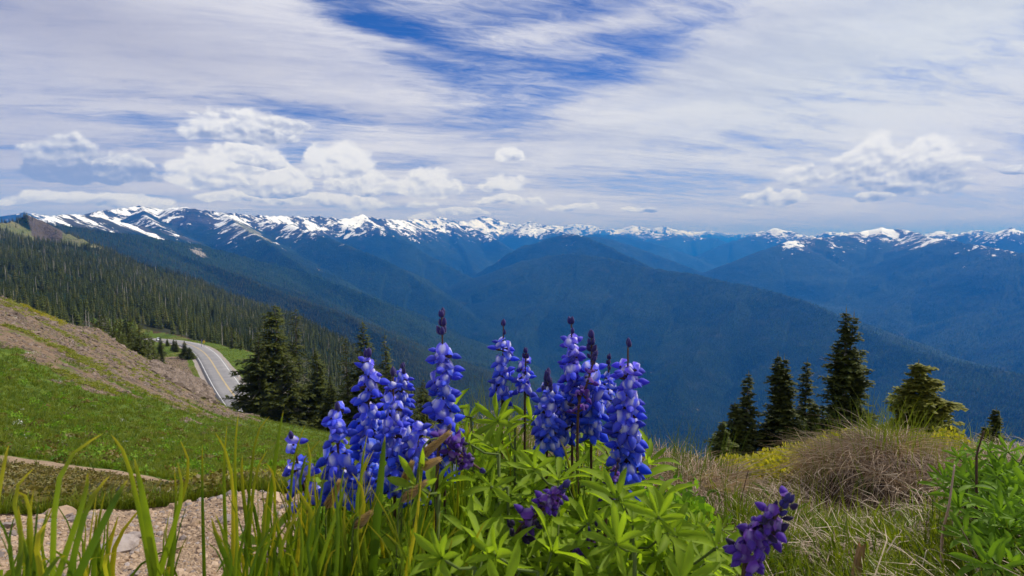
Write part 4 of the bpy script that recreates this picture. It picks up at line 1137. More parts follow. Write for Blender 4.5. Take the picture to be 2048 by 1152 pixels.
def banner_mesh(seed, H=.0120, W=.0135):
    rd = random.Random(seed); nu, nv = 7, 5; vs = []; a = []
    for j in range(nv):
        v = j / (nv - 1)
        wid = W * .5 * math.sin(math.pi * (.12 + .80 * v)) ** .7
        for i in range(nu):
            u = 2 * i / (nu - 1) - 1
            x = .0050 - .0020 * v + (abs(u) ** 1.3) * (-.0062) * (.35 + .65 * v) + .0008 * rd.uniform(-1, 1)
            y = u * wid; z = .0004 + H * v - (.0018 * (1 - abs(u)) * (v > .9)) - .0015 * abs(u) * v
            vs.append((x, y, z)); c = max(0, 1 - abs(u) * 1.7) * max(0, 1 - abs(v - .58) * 2.0)
            a.append(min(1, c * 1.5 + .10 * (abs(u) > .9)))
    fs = [(j * nu + i, j * nu + i + 1, (j + 1) * nu + i + 1, (j + 1) * nu + i) for j in range(nv - 1) for i in range(nu - 1)]
    return tri('banner_petal', vs, fs, [M_BANNER], a)
WINGS = [wing_mesh(1), wing_mesh(2, .0098, .0082, .0070), wing_mesh(3, .0115, .0070, .0066)]
BANNERS = [banner_mesh(1), banner_mesh(2, .0110, .0125), banner_mesh(3, .0125, .0118)]
BUD = None
def bud_mesh():
    mb = MB(); vs = []; a = []; rings, seg = 5, 6; L = .0095
    for i in range(rings + 1):
        t = i / rings; s_ = .06 + math.sin(math.pi * t) ** .8 * .94 if t < 1 else .05
        for k in range(seg):
            an = 2 * math.pi * k / seg; vs.append((L * t, math.cos(an) * .0022 * s_, math.sin(an) * .0031 * s_ + .0035 * t * t)); a.append(.35 * t)
    fs = [(i * seg + k, i * seg + (k + 1) % seg, (i + 1) * seg + (k + 1) % seg, (i + 1) * seg + k) for i in range(rings) for k in range(seg)]
    mb.add(vs, fs, 0, a); return mb.mesh('bud', [M_BUD], True)
BUD = bud_mesh()

def bez(p0, p1, p2, t): return p0 * (1 - t) ** 2 + p1 * (2 * t * (1 - t)) + p2 * t * t
def frame(tan):
    z = tan.normalized(); x = Vector((0, -1, 0)); x = (x - z * x.dot(z)).normalized(); y = z.cross(x); return x, y, z

# leaflets and palmate leaves
def leaflet_mesh(seed, L=.046, W=.0115, arch=.25, fold=.35):
    rd = random.Random(seed); n = 7; vs = []; a = []
    for i in range(n):
        t = i / (n - 1); w = W * .5 * (math.sin(math.pi * (t * .93 + .02) ** 1.25) ** .85 + .06) if i < n - 1 else .0003
        zc = arch * L * (t - t * t * 1.25); x = L * t
        cup = fold * w + .0012 * math.sin(t * 9 + seed)
        vs += [(x, -w, zc + cup), (x, 0, zc), (x, w, zc + cup * .9)]; a += [.32, .55 if t < .9 else .25, .32]
    fs = []
    for i in range(n - 1):
        k = i * 3; fs += [(k, k + 1, k + 4, k + 3), (k + 1, k + 2, k + 5, k + 4)]
    return vs, fs, a
LEAFLETS = {}
for mi_, mt_ in enumerate((M_LEAF, M_LEAF2)):
    LEAFLETS[mi_] = []
    for sd_, L_, W_, ar_, fo_ in ((1, .046, .0088, .20, .6), (2, .052, .0092, .38, .7), (3, .040, .0084, .05, .5), (4, .048, .0080, -.28, .8)):
        v_, f_, a_ = leaflet_mesh(sd_, L_, W_, ar_, fo_); LEAFLETS[mi_].append(tri('leaflet', v_, f_, [mt_], a_))
def leaf(parent, stem_pt, hub, up, size, mi=0, n=None, spread=None, rd=rnd):
    """petiole from the stem to the hub, leaflets round the hub facing up"""
    mb = MB(); mid = (stem_pt + hub) / 2 + Vector((0, 0, -.12 * (hub - stem_pt).length))
    mb.tube([stem_pt, mid, hub], [.0011, .0009, .0010], 5, 0, 0, False)
    mb.tube([hub - up * .001, hub + up * .001], [.0017, .0013], 5, 0, 0)
    lf = link('leaf', mb.mesh('leaf', [M_STEMG], True), parent)
    n = n or rd.choice((6, 7, 7, 8, 9)); z = up.normalized(); x = z.orthogonal().normalized(); y = z.cross(x)
    spread = spread if spread is not None else rd.uniform(.15, .75); off = rd.random() * 6.28
    for k in range(n):
        an = off + 2 * math.pi * k / n + rd.uniform(-.12, .12); el = spread + rd.uniform(-.18, .18)
        d = (x * math.cos(an) + y * math.sin(an)) * math.cos(el) + z * math.sin(el)
        zz = (z - d * z.dot(d)).normalized(); yy = zz.cross(d)
        o = link('leaflet', rd.choice(LEAFLETS[mi]), lf); s_ = size * rd.uniform(.8, 1.15)
        M_ = Matrix((d, yy, zz)).transposed().to_4x4(); M_.translation = hub
        o.matrix_local = M_ @ Matrix.Diagonal((s_, s_ * rd.uniform(.9, 1.15), s_, 1))
    return lf

def lupine(label, tip, rbase, px_base, y_f0, D, lean=0.0, n_whorl=None, per=5, sz=1.0, hue=(.1, .6), tips=3, gap=0.0, style='bloom', leaves=2, curve=None, base=None, top_bare=.06):
    """a flowering stalk: tip = (px, py) of its top, y_f0 = where the flowers begin below, D = metres away"""
    top = at(tip[0], tip[1], D)
    g0 = base if base is not None else on_ground(px_base, D * rbase)
    fl0 = at(px_base + (tip[0] - px_base) * .45 if curve is None else curve[0], y_f0, D * (1 + rbase) / 2) if curve is None else at(curve[0], curve[1], D * (curve[2] if len(curve) > 2 else 1.0))
    root = empty('lupine', g0); tag(root, label, 'lupine', 'flowering lupine stalks')
    def loc(p): return p - g0
    N_ = 26
    # path: ground -> first flower -> tip
    ctrl = [g0, g0.lerp(fl0, .5) + Vector((0, 0, .01)), fl0, fl0.lerp(top, .5) + Vector((lean * .01, 0, 0)), top]
    path = catmull(ctrl, 10)
    mb = MB(); pl = [loc(p) for p in path]
    mb.tube(pl, [.0021 * (1 - .62 * i / len(pl)) for i in range(len(pl))], 6, 0, 0)
    link('stem', mb.mesh('stem', [M_STEMR if style != 'green' else M_STEMG], True), root)
    fpath = pl[20:]; Lf = sum((fpath[i + 1] - fpath[i]).length for i in range(len(fpath) - 1))
    def fat(t):
        s_ = t * Lf; acc = 0
        for i in range(len(fpath) - 1):
            l = (fpath[i + 1] - fpath[i]).length
            if acc + l >= s_ or i == len(fpath) - 2:
                return fpath[i].lerp(fpath[i + 1], min(1, (s_ - acc) / l)), (fpath[i + 1] - fpath[i]).normalized()
            acc += l
    nw = n_whorl or max(3, int(Lf / .0150)); rd = random.Random(int(tip[0] * 3 + tip[1]))
    for w in range(nw):
        t = (w + .3) / nw * (1 - top_bare * 2)
        p, tn = fat(t); x, y, z = frame(tn); offs = rd.random() * 6.28
        for k in range(per + (1 if t < .5 and style == 'bloom' else 0)):
            if rd.random() < gap: continue
            an = offs + 2 * math.pi * k / per + rd.uniform(-.5, .5); pp = p + tn * rd.uniform(-.0055, .0055)
            o_ = x * math.cos(an) + y * math.sin(an)
            f = t ** 1.5; s_ = sz * (1.20 - .38 * f) * rd.uniform(.72, 1.15)
            tilt = rd.uniform(-.6, .6) + .25 * f; pp = pp + tn * rd.uniform(-.004, .004)
            dx = (o_ * math.cos(tilt) + z * math.sin(tilt)).normalized(); dz = (z - dx * z.dot(dx)).normalized(); dy = dz.cross(dx)
            roll = Matrix.Rotation(rd.uniform(-.6, .6), 4, 'X')
            M_ = Matrix((dx, dy, dz)).transposed().to_4x4(); M_.translation = pp + dx * .0055 * s_
            dk = 1.0 if style == 'dark' else 0.0; h = min(1 if dk == 0 else 2.4, max(0, dk * 1.2 + hue[0] + (hue[1] - hue[0]) * t + rd.uniform(-.18, .18)))
            if style == 'dark' and rd.random() < .45 or (style == 'bloom' and t > .93 and rd.random() < .5):
                b = link('bud', BUD, root); b.matrix_local = M_ @ roll @ Matrix.Diagonal((s_ * 1.1,) * 3 + (1,)); b.color = (h, dk, 0, 1); continue
            o = link('floret', rd.choice(WINGS), root); o.matrix_local = M_ @ roll @ Matrix.Diagonal((s_, s_, s_, 1)); o.color = (h, dk, 0, 1)
            b = link('banner_petal', rd.choice(BANNERS), o); b.color = (h + .1, dk, 0, 1)
            b.rotation_euler = (0, rd.uniform(-.35, .2), 0); b.scale = (1, rd.uniform(.75, 1.1), rd.uniform(.85, 1.1))
    # the unopened tip
    for k in range(tips):
        t = 1 - top_bare * .9 * (k // 3) / max(1, tips / 3) - .004; p, tn = fat(min(1, t)); x, y, z = frame(tn)
        an = k * 2.1 + rd.random(); el = 1.0 - .18 * (k // 3) + rd.uniform(-.1, .1); o_ = x * math.cos(an) + y * math.sin(an)
        dx = (o_ * math.cos(el) + z * math.sin(el)).normalized(); dz = (-o_ * math.sin(el) + z * math.cos(el)).normalized(); dy = dz.cross(dx)
        M_ = Matrix((dx, dy, dz)).transposed().to_4x4(); M_.translation = p - z * .0035 * (k // 3)
        b = link('bud', BUD, root); s_ = sz * rd.uniform(.75, 1.05); b.matrix_local = M_ @ Matrix.Diagonal((s_, s_ * 1.15, s_, 1)); b.color = (rd.uniform(.3, 1), 0, 0, 1)
    for k in range(leaves):
        i = int(6 + 11 * (k + .5) / leaves); sp = pl[min(19, i)]; an = rd.random() * 6.28
        hub = sp + Vector((math.cos(an), math.sin(an), .55)) * rd.uniform(.03, .055)
        leaf(root, sp, hub, Vector((math.cos(an) * .5, math.sin(an) * .5 - .25, 1)), rd.uniform(.75, 1.0), 0, rd=rd)
    return root

lupine('tallest blue lupine spike with two stacked dark buds on top', (884, 634), 1.05, 893, 950, .55, n_whorl=13, per=5, sz=1.05, hue=(.15, .45), tips=9, top_bare=.10)
lupine('broad deep blue lupine spike in front of the dark spire fir', (736, 714), 1.05, 742, 980, .56, n_whorl=10, per=5, sz=1.12, hue=(.0, .5), tips=3, top_bare=.02)
lupine('blue lupine spike with small crowded flowers behind the broad deep blue one', (805, 737), 1.05, 800, 905, .66, n_whorl=10, per=6, sz=.92, hue=(.1, .4), tips=4, top_bare=.04)
lupine('lupine on a bare dark stem with pale flowers low down, beside the tallest spike', (786, 752), 1.04, 792, 1010, .50, n_whorl=13, per=5, sz=1.0, hue=(.1, .5), gap=.30, tips=2, top_bare=.03)
lupine('low lilac blue lupine cluster at the foot of the tallest spike', (838, 850), 1.04, 815, 1010, .50, n_whorl=7, per=6, sz=1.05, hue=(.15, .4), tips=0, top_bare=.0)
lupine('open lupine spike with wide gaps left of the broad deep blue one', (672, 822), 1.05, 690, 1010, .50, n_whorl=8, per=5, sz=1.08, hue=(.1, .45), gap=.12, tips=2, top_bare=.0)
lupine('leftmost lupine, a thin sparse spike tilted to the left', (584, 876), 1.10, 640, 1015, .52, n_whorl=6, per=4, sz=.95, hue=(.2, .5), gap=.2, tips=1, top_bare=.0)
lupine('sparse lupine spike with bare dark stem showing, alone left of the right hand group', (1007, 652), 1.03, 1002, 800, .63, n_whorl=8, per=4, sz=.88, hue=(.2, .5), gap=.15, tips=4, top_bare=.11)
lupine('smallest short lupine spike between the sparse one and the purple topped one', (1052, 706), 1.03, 1048, 785, .63, n_whorl=4, per=4, sz=.80, hue=(.3, .6), gap=.2, tips=6, top_bare=.12)
lupine('purple topped lupine spike, highest of the right hand group', (1143, 648), 1.04, 1145, 850, .60, n_whorl=12, per=5, sz=.98, hue=(.15, .85), tips=4, top_bare=.09)
lupine('lupine spike with a blackish tip right of the purple topped one', (1183, 676), 1.04, 1182, 870, .59, n_whorl=10, per=6, sz=1.02, hue=(.0, .5), tips=14, top_bare=.17)
lupine('narrow lupine with a small star of dark buds, behind and left of the rightmost spike', (1218, 718), 1.04, 1213, 830, .66, n_whorl=6, per=4, sz=.8, hue=(.1, .4), gap=.25, tips=8, top_bare=.12)
lupine('rightmost tall violet blue lupine spike hanging low over the leaves', (1256, 694), 1.04, 1252, 955, .55, n_whorl=13, per=6, sz=1.08, hue=(.05, .75), tips=2, top_bare=.07)
lupine('lupine with a round dark violet bud head, lowest left of the right hand group', (1096, 754), 1.04, 1092, 900, .56, n_whorl=8, per=5, sz=1.0, hue=(.05, .45), tips=12, top_bare=.08)
lupine('blue lupine hanging low left of the dark violet bud head', (1120, 790), 1.04, 1115, 880, .60, n_whorl=5, per=5, sz=1.0, hue=(.1, .3), tips=0, top_bare=0)
lupine('slanting dark budded stalk crossing between the two middle lupines', (1190, 712), 1.03, 1155, 830, .56, n_whorl=6, per=3, sz=.7, hue=(.7, 1), style='dark', gap=.45, tips=6, top_bare=.05, curve=(1156, 830))
lupine('drooping dark purple lupine spike under the tallest one', (960, 938), 1.02, 860, 985, .44, n_whorl=8, per=5, sz=.62, hue=(.8, 1), style='dark', tips=3, curve=(880, 884), leaves=1)
lupine('blurred purple lupine spike lying over the leaves at lower centre', (1128, 974), 1.02, 1040, 1110, .41, n_whorl=8, per=5, sz=.70, hue=(.8, 1), style='dark', tips=6, curve=(1030, 1078), leaves=1)
lupine('blurred violet lupine spike at lower right leaning towards the tussock', (1572, 1003), 1.02, 1470, 1170, .38, n_whorl=9, per=6, sz=.74, hue=(.6, 1), style='dark', tips=7, curve=(1492, 1118), leaves=0)
lupine('spent dark lupine stalk below the rightmost spike', (1236, 925), 1.02, 1200, 1030, .48, n_whorl=8, per=4, sz=.5, hue=(.9, 1), style='dark', gap=.3, tips=4, curve=(1212, 1030), leaves=1)
lupine('grey tipped lupine bud lying at the bottom among the leaves', (1196, 1062), 1.02, 1150, 1120, .42, n_whorl=6, per=4, sz=.5, hue=(.9, 1), style='dark', gap=.2, tips=7, curve=(1163, 1115), leaves=0)
print('lupines', round(time.time() - T0, 1))

# ---- leafy shoots
def shoot(px, py, r, nl, label, group, mi=0, size=1.0, spread=.05):
    top = at(px, py, r); g0 = on_ground(px + rnd.uniform(-25, 25), r * rnd.uniform(.97, 1.06))
    if top.z - g0.z < .04: top.z = g0.z + .06
    root = empty('leafy_lupine_shoot', g0); tag(root, label, 'lupine shoot', group)
    tl = top - g0; mb = MB(); mid = tl * .5 + Vector((rnd.uniform(-.01, .01), rnd.uniform(-.01, .01), 0))
    mb.tube([Vector(), mid, tl], [.0026, .002, .0014], 6); link('stem', mb.mesh('stem', [M_STEMG], True), root)
    for k in range(nl):
        f = .45 + .55 * (k + 1) / nl; sp = mid.lerp(tl, max(0, (f - .5) * 2)); an = k * 2.4 + rnd.random()
        reach = (1.25 - f * .8) * rnd.uniform(.035, .065)
        hub = sp + Vector((math.cos(an), math.sin(an), rnd.uniform(.3, .9))) * reach
        up = Vector((math.cos(an) * .7 + rnd.uniform(-.2, .2), math.sin(an) * .6 - .55, rnd.uniform(.5, 1.1)))
        leaf(root, sp, hub, up, size * rnd.uniform(.8, 1.15) * (1.0 if f < .95 else .8), mi)
cx_ = [640, 700, 760, 850, 935, 1000, 1040, 1100, 1200, 1290, 1330, 1400, 1440, 1480]; cy_ = [1090, 1010, 930, 860, 810, 850, 815, 860, 845, 935, 965, 1040, 1100, 1160]
named = [  # individually recognisable leaf stars: px, py, r, words
 (1110, 832, .66, 'fresh leaf rosette right behind the middle lupines'),
 (942, 805, .62, 'two upright broad leaves just right of the tallest lupine spike'),
 (998, 895, .50, 'big pale leaf star right of the tallest lupine, wide open'),
 (1030, 818, .58, 'tall leaves at the foot of the sparse lupine spike'),
 (878, 972, .42, 'dark green leaf star lying flat under the drooping purple spike'),
 (1015, 960, .46, 'bright leaf star above the blurred purple spike'),
 (1118, 962, .44, 'bright upright leaves just right of the blurred purple spike'),
 (1265, 985, .44, 'light green leaves under the rightmost lupine spike'),
 (1345, 1025, .42, 'large yellow green leaf star at the right edge of the lupine patch'),
 (950, 1122, .36, 'large dark leaf star at the bottom centre'),
 (1075, 1130, .37, 'small dark leaf star at the bottom right of centre'),
 (1270, 1085, .38, 'leaf star at the bottom between the grey bud and the right edge leaves'),
]
for px, py, r, w in named: shoot(px, py + (30 if r > .55 else 14), r, 5, w, None, 0, .70)
for i in range(60):
    px = rnd.uniform(700, 1425); ytop = np.interp(px, cx_, cy_)
    d = rnd.random(); py = ytop + 20 + (1152 - ytop) * d * .95; r = .78 - .34 * d + rnd.uniform(-.03, .03)
    shoot(px, py, r, rnd.choice((6, 7, 7, 8)), 'green lupine shoot with palm shaped leaves in the crowded patch under the blue spikes', 'leafy shoots crowded under the blue lupines', 0, rnd.uniform(.46, .72))
for i, (px, py, r) in enumerate([(1925, 940, 1.3), (1950, 915, 1.25), (1985, 905, 1.2), (2020, 905, 1.2), (2050, 905, 1.15), (1950, 965, 1.25), (1975, 955, 1.15), (2025, 950, 1.1), (1985, 1010, 1.05), (2010, 1005, 1.0), (2050, 1000, 1.0), (2020, 1060, .95), (2045, 1060, .92), (2090, 950, 1.1), (2080, 1050, .92), (1995, 930, 1.3), (2035, 925, 1.3), (2040, 1120, .85)]):
    if i == 0: w, gq = 'leftmost shoot of the darker lupine clump at the right edge', None
    else: w, gq = 'darker green lupine shoot without flowers in the clump at the right edge', 'leafy shoots in the clump at the right edge'
    shoot(px, py + 28, r, 7, w, gq, 1, .72)
print('shoots', round(time.time() - T0, 1))

# ---- broad grass blades
def blade_mesh(pts, w, rd, yellow=.35, fold=.35, n=9):
    """a long tapering folded blade along a curve; its tip has turned yellow"""
    vs = []; a = []; path = catmull([Vector(p) for p in pts], max(2, n // (len(pts) - 1)))
    N_ = len(path)
    for i, p in enumerate(path):
        t = i / (N_ - 1); tn = (path[min(i + 1, N_ - 1)] - path[max(i - 1, 0)]).normalized()
        face = Vector((.25, -1, .1)); sd = tn.cross(face).normalized(); nr = sd.cross(tn)
        ww = w * .5 * (min(1, .55 + t * 1.6) * (1 - t ** 2.6) + .02)
        vs += [tuple(p - sd * ww + nr * ww * fold), tuple(p), tuple(p + sd * ww + nr * ww * fold)]
        y_ = max(0, min(1, (t - (1 - yellow)) / max(.05, yellow))) ** 1.2; a += [y_, y_ * .8, y_]
    fs = []
    for i in range(N_ - 1):
        k = i * 3; fs += [(k, k + 1, k + 4, k + 3), (k + 1, k + 2, k + 5, k + 4)]
    return vs, fs, a
def clump(label, blades, base_px, r, group=None, mat=None):
    g0 = on_ground(base_px, r); root = empty('grass_clump', g0); tag(root, label, 'grass clump', group)
    for (tx, ty, mx, my, w, D, yl) in blades:
        tip = at(tx, ty, D); mid = at(mx, my, D * 1.0) if mx is not None else None
        b0 = g0 + Vector((rnd.uniform(-.03, .03), rnd.uniform(-.02, .02), -.005))
        if mid is None: mid = g0.lerp(tip, .55) + Vector((0, 0, .03))
        k = D * w / F_PX
        v_, f_, a_ = blade_mesh([b0 - g0, b0.lerp(mid, .5) - g0 + Vector((0, 0, .01)), mid - g0, tip - g0], k, rnd, yl)
        link('blade', tri('blade', v_, f_, [mat or M_BLADE], a_), root)
    return root
B = None
clump('blurred wide grass blades crossing at the far left edge', [(205, 867, 120, 955, 11, .33, .30), (175, 945, 165, 1010, 12, .34, .28), (220, 950, 170, 1030, 13, .33, .35), (255, 960, 215, 1030, 16, .32, .15), (95, 1045, 75, 1100, 13, .33, .8), (30, 985, 60, 1020, 9, .36, .6), (70, 935, 30, 1010, 9, .36, .5), (18, 890, 5, 950, 8, .36, .7)], 60, .42)
clump('tall grass blades with orange tips left of the gravel, one bent to the left', [(222, 869, 262, 945, 10, .36, .45), (268, 915, 290, 1010, 17, .35, .2), (355, 925, 360, 1010, 11, .36, .30), (348, 930, 352, 1030, 8, .37, .3), (360, 880, 375, 960, 8, .40, .6), (235, 1105, 210, 1130, 10, .33, .7)], 320, .42)
clump('upright grass blades with sharp yellow points in front of the meadow', [(477, 824, 470, 930, 7, .44, .45), (540, 832, 508, 895, 6, .46, .5), (567, 821, 552, 910, 10, .42, .12), (430, 864, 462, 945, 8, .40, .6), (535, 900, 508, 970, 8, .42, .5), (485, 910, 486, 980, 9, .43, .5), (454, 850, 448, 960, 8, .44, .3), (405, 888, 405, 990, 7, .45, .3)], 470, .46)
clump('crossing thin grass blades left of the leftmost lupine', [(610, 850, 585, 940, 7, .45, .3), (530, 925, 550, 975, 7, .42, .8), (640, 880, 600, 960, 8, .43, .25), (615, 885, 618, 950, 9, .42, .4), (590, 973, 625, 1060, 18, .38, .35), (423, 1035, 445, 1100, 14, .37, .3)], 575, .44)
clump('green blades rising between the leftmost lupines', [(770, 872, 762, 950, 20, .38, .12), (740, 905, 720, 980, 10, .41, .3), (703, 945, 728, 1010, 10, .40, .75), (748, 900, 715, 990, 10, .40, .3), (735, 868, 722, 960, 9, .44, .2), (690, 930, 680, 1010, 8, .42, .1), (692, 990, 690, 1080, 10, .38, .4)], 700, .42)
clump('pointed blades with ochre tips at the bottom centre', [(970, 1042, 945, 1095, 9, .38, .6), (842, 1085, 850, 1120, 11, .36, .3), (880, 1070, 880, 1110, 10, .36, .2), (820, 1060, 822, 1110, 8, .38, .7), (905, 1075, 893, 1120, 9, .37, .3)], 870, .42)
for i in range(40):
    px = rnd.choice([rnd.uniform(-40, 480), rnd.uniform(420, 830), rnd.uniform(500, 860)]); r = rnd.uniform(.36, .56); bl = []
    for k in range(rnd.choice((6, 8, 9, 10))):
        tx = px + rnd.gauss(0, 55); ht = rnd.uniform(930, 1110) + (40 if px < 400 else 0); lean = (tx - px) * .4
        bl.append((tx, ht, px + (tx - px) * .45 + rnd.uniform(-8, 8), ht + (1152 - ht) * .6, rnd.choice((3, 4, 5, 6, 8, 11)), r * rnd.uniform(.92, 1.05), rnd.choice((0.04, .05, .1, .15, .25, .4, 1.2))))
    clump('clump of green and ochre blades in the grass along the bottom left', bl, px, r * 1.04, 'grass clumps along the bottom left')
# thin grass inside the lupine patch and its edges
for i in range(22):
    px = rnd.uniform(620, 1420); r = rnd.uniform(.45, .8); bl = []; yb = np.interp(px, cx_, cy_)
    for k in range(7):
        tx = px + rnd.gauss(0, 30); ht = yb + rnd.uniform(10, 150)
        bl.append((tx, ht, px + (tx - px) * .4, ht + 60, rnd.uniform(3, 6), r * rnd.uniform(.95, 1.05), rnd.choice((.05, .2, .6))))
    clump('thin grass blades among the lupine leaves', bl, px, r, 'thin grass among the lupine leaves')

# ---- sedge heads, dead stalks
def seed_head(label, tip, bend, r, n, col=M_SEED, base=None):
    g0 = on_ground(base or tip[0] - 30, r * 1.03); root = empty('sedge', g0); tag(root, label, 'sedge')
    t_ = at(tip[0], tip[1], r) - g0; b_ = at(bend[0], bend[1], r) - g0
    mb = MB(); mb.tube([p for p in catmull([Vector(), b_ * .5, b_, t_], 5)], .0008, 5); link('stem', mb.mesh('stem', [M_STEMG], True), root)
    hd = MB(); d = (t_ - b_).normalized(); L = (t_ - b_).length
    for k in range(n):
        f = k / n; p = b_.lerp(t_, f); x, y, z = frame(d); an = k * 2.39; o_ = x * math.cos(an) + y * math.sin(an)
        q = p + o_ * .0032 * (1.1 - f * .6) + d * .004; s_ = d.cross(o_) * .0014
        hd.add([p, q + s_, q + d * .005, q - s_], [(0, 1, 2), (0, 2, 3)], 0, [0, .3, 1, .3])
    link('seed_head', hd.mesh('seed_head', [col]), root)
seed_head('arched woolly sedge head in front of the tallest lupine', (886, 876), (840, 915), .42, 130, base=800)
seed_head('orange sedge head under the arched woolly one', (862, 926), (836, 938), .41, 110, base=810)
seed_head('dark sedge head leaning right above the bottom blades', (838, 975), (800, 1005), .40, 90, base=780)
seed_head('small upright brown sedge head left of the drooping purple spike', (818, 940), (806, 968), .42, 70, base=790)
seed_head('pale fluffy sedge head below the open lupine', (672, 978), (652, 1020), .43, 110, base=660)
seed_head('ochre sedge head at the left of the bottom blades', (728, 1038), (706, 1058), .40, 90, base=700)
def stalk(label, pts, w, mat, name='dry_stalk', base_px=None, r=None, cat='dry stalk'):
    P = [at(*p) for p in pts]; g0 = on_ground(pts[0][0], pts[0][2]); root = link(name, None) if False else None
    mb = MB(); path = catmull([g0] + P, 6); mb.tube([p - g0 for p in path], [w * (1 - .6 * i / len(path)) for i in range(len(path))], 6)
    o = link(name, mb.mesh(name, [mat], True)); o.location = g0; tag(o, label, cat); return o
M_PINK = flat_mat('pinkish_straw', lambda g, P: (g.mix(g.noise(P, 30, 3), (.45, .26, .16), (.62, .42, .36)), None), .6)
M_WOOD = flat_mat('split_wood', lambda g, P: (g.mix(g.ss(g.noise(g.vm('MULTIPLY', P, (1, 1, .15)), 160, 5, .7), .3, .7), (.18, .09, .04), (.50, .30, .15)), g.mul(g.noise(g.vm('MULTIPLY', P, (1, 1, .15)), 200, 3), .002)), .8)
stalk('long pinkish dry stalk bowed upright left of the right edge lupine clump', [(1884, 1078, .95), (1898, 1010, .94), (1909, 930, .93)], .0021, M_PINK)
stalk('straight pale dry stalk leaning left at the lower right', [(1962, 1142, .85), (1940, 1090, .86), (1922, 1056, .87)], .0011, M_DRY)
stalk('thin dark stem standing in the dry grass above the blurred violet lupine', [(1478, 1020, 1.4), (1488, 975, 1.4), (1497, 940, 1.4)], .0016, M_STEMR)
stalk('blackish dead flower stalk at the top of the right edge clump', [(1953, 940, 1.02), (1955, 905, 1.02), (1968, 862, 1.02)], .0020, M_STEMR)
def stick():
    p = on_ground(1699, .92); top = at(1703, 1088, .92); mb = MB(); vs = []; H = max(.05, top.z - p.z)
    pr = [(-.008, -.004), (.006, -.006), (.009, .003), (-.001, .007), (-.009, .003)]
    for i in range(6):
        f = i / 5
        for j, (a, b) in enumerate(pr): vs.append((a * (1 - .45 * f) + .004 * f + .001 * math.sin(i * 3 + j), b * (1 - .4 * f), f * H * (1 + (.10 * math.sin(j * 2.3) if i == 5 else 0)) - .01 * (i == 0)))
    n = 5; fs = [(i * n + k, i * n + (k + 1) % n, (i + 1) * n + (k + 1) % n, (i + 1) * n + k) for i in range(5) for k in range(n)] + [tuple(5 * n + k for k in range(n))]
    mb.add(vs, fs); o = link('wood_stick', mb.mesh('wood_stick', [M_WOOD])); o.location = p; o.rotation_euler = (.05, .06, 0)
    tag(o, 'broken orange brown wooden stick standing in the grass at the bottom right', 'stick')
stick()

# ---- yarrow leaves
def yarrow(label, pts, r, wid=.006, group=None):
    r = ground_hit(pts[0][0], pts[0][1] + 6)
    P = [at(x, y, r) for x, y in pts]; g0 = on_ground(pts[0][0], r); root = empty('feathery_leaf_plant', g0); tag(root, label, 'yarrow leaf', group)
    path = [p - g0 for p in catmull([P[0] + Vector((0, 0, -.008))] + P, 10)]
    mb = MB(); mb.tube(path, .0007, 4, 0, .2, False); N_ = len(path)
    for i in range(8, N_ - 1):
        for q in (0, .5):
            t = (i + q - 8) / (N_ - 9); p = path[i].lerp(path[i + 1], q); tn = (path[i + 1] - path[i]).normalized(); x, y, z = frame(tn)
            w = wid * math.sin(math.pi * (.12 + .83 * t))
            for k in range(4):
                an = k * 1.57 + i; o_ = (x * math.cos(an) + y * math.sin(an)); e = p + o_ * w + z * w * .7
                s_ = z * .0007; mb.add([p - s_, e, p + s_], [(0, 1, 2)], 0, .2)
    link('leaf', mb.mesh('leaf', [M_LEAF2]), root)
yarrow('curved feathery green leaf arching over dry grass left of the yellow shrublets', [(1442, 1020), (1435, 985), (1418, 985), (1408, 1005)], 1.15)
yarrow('feathery leaf leaning left in front of the yellow shrublets', [(1545, 1005), (1530, 980), (1505, 965)], 1.2)
yarrow('long feathery leaf crossing the dry tussock on its right side', [(1888, 1020), (1860, 995), (1822, 978)], 1.15, .007)
yarrow('feathery leaf pointing up in the hollow right of the violet lupine', [(1560, 1050), (1590, 1022), (1616, 1006)], .9)
yarrow('second feathery leaf just below the one in the hollow', [(1545, 1060), (1585, 1040), (1620, 1026)], .88)
yarrow('feathery leaf standing against the tussock front', [(1705, 990), (1712, 975), (1720, 956)], 1.35)
yarrow('feathery leaf low in front of the tussock', [(1815, 1060), (1800, 1035), (1788, 1015)], 1.05)
yarrow('broad feathery leaf near the bottom right of the tussock', [(1845, 1115), (1870, 1100), (1895, 1092)], .85, .008)
for k in range(16):
    px = rnd.uniform(1580, 2010); py = rnd.uniform(1060, 1140); dx = rnd.uniform(-35, 35)
    yarrow('small feathery leaf in the turf at the bottom right', [(px, py), (px + dx * .5, py - 18), (px + dx, py - rnd.uniform(22, 34))], rnd.uniform(.78, .95), .006, 'feathery leaves in the turf at the bottom right')

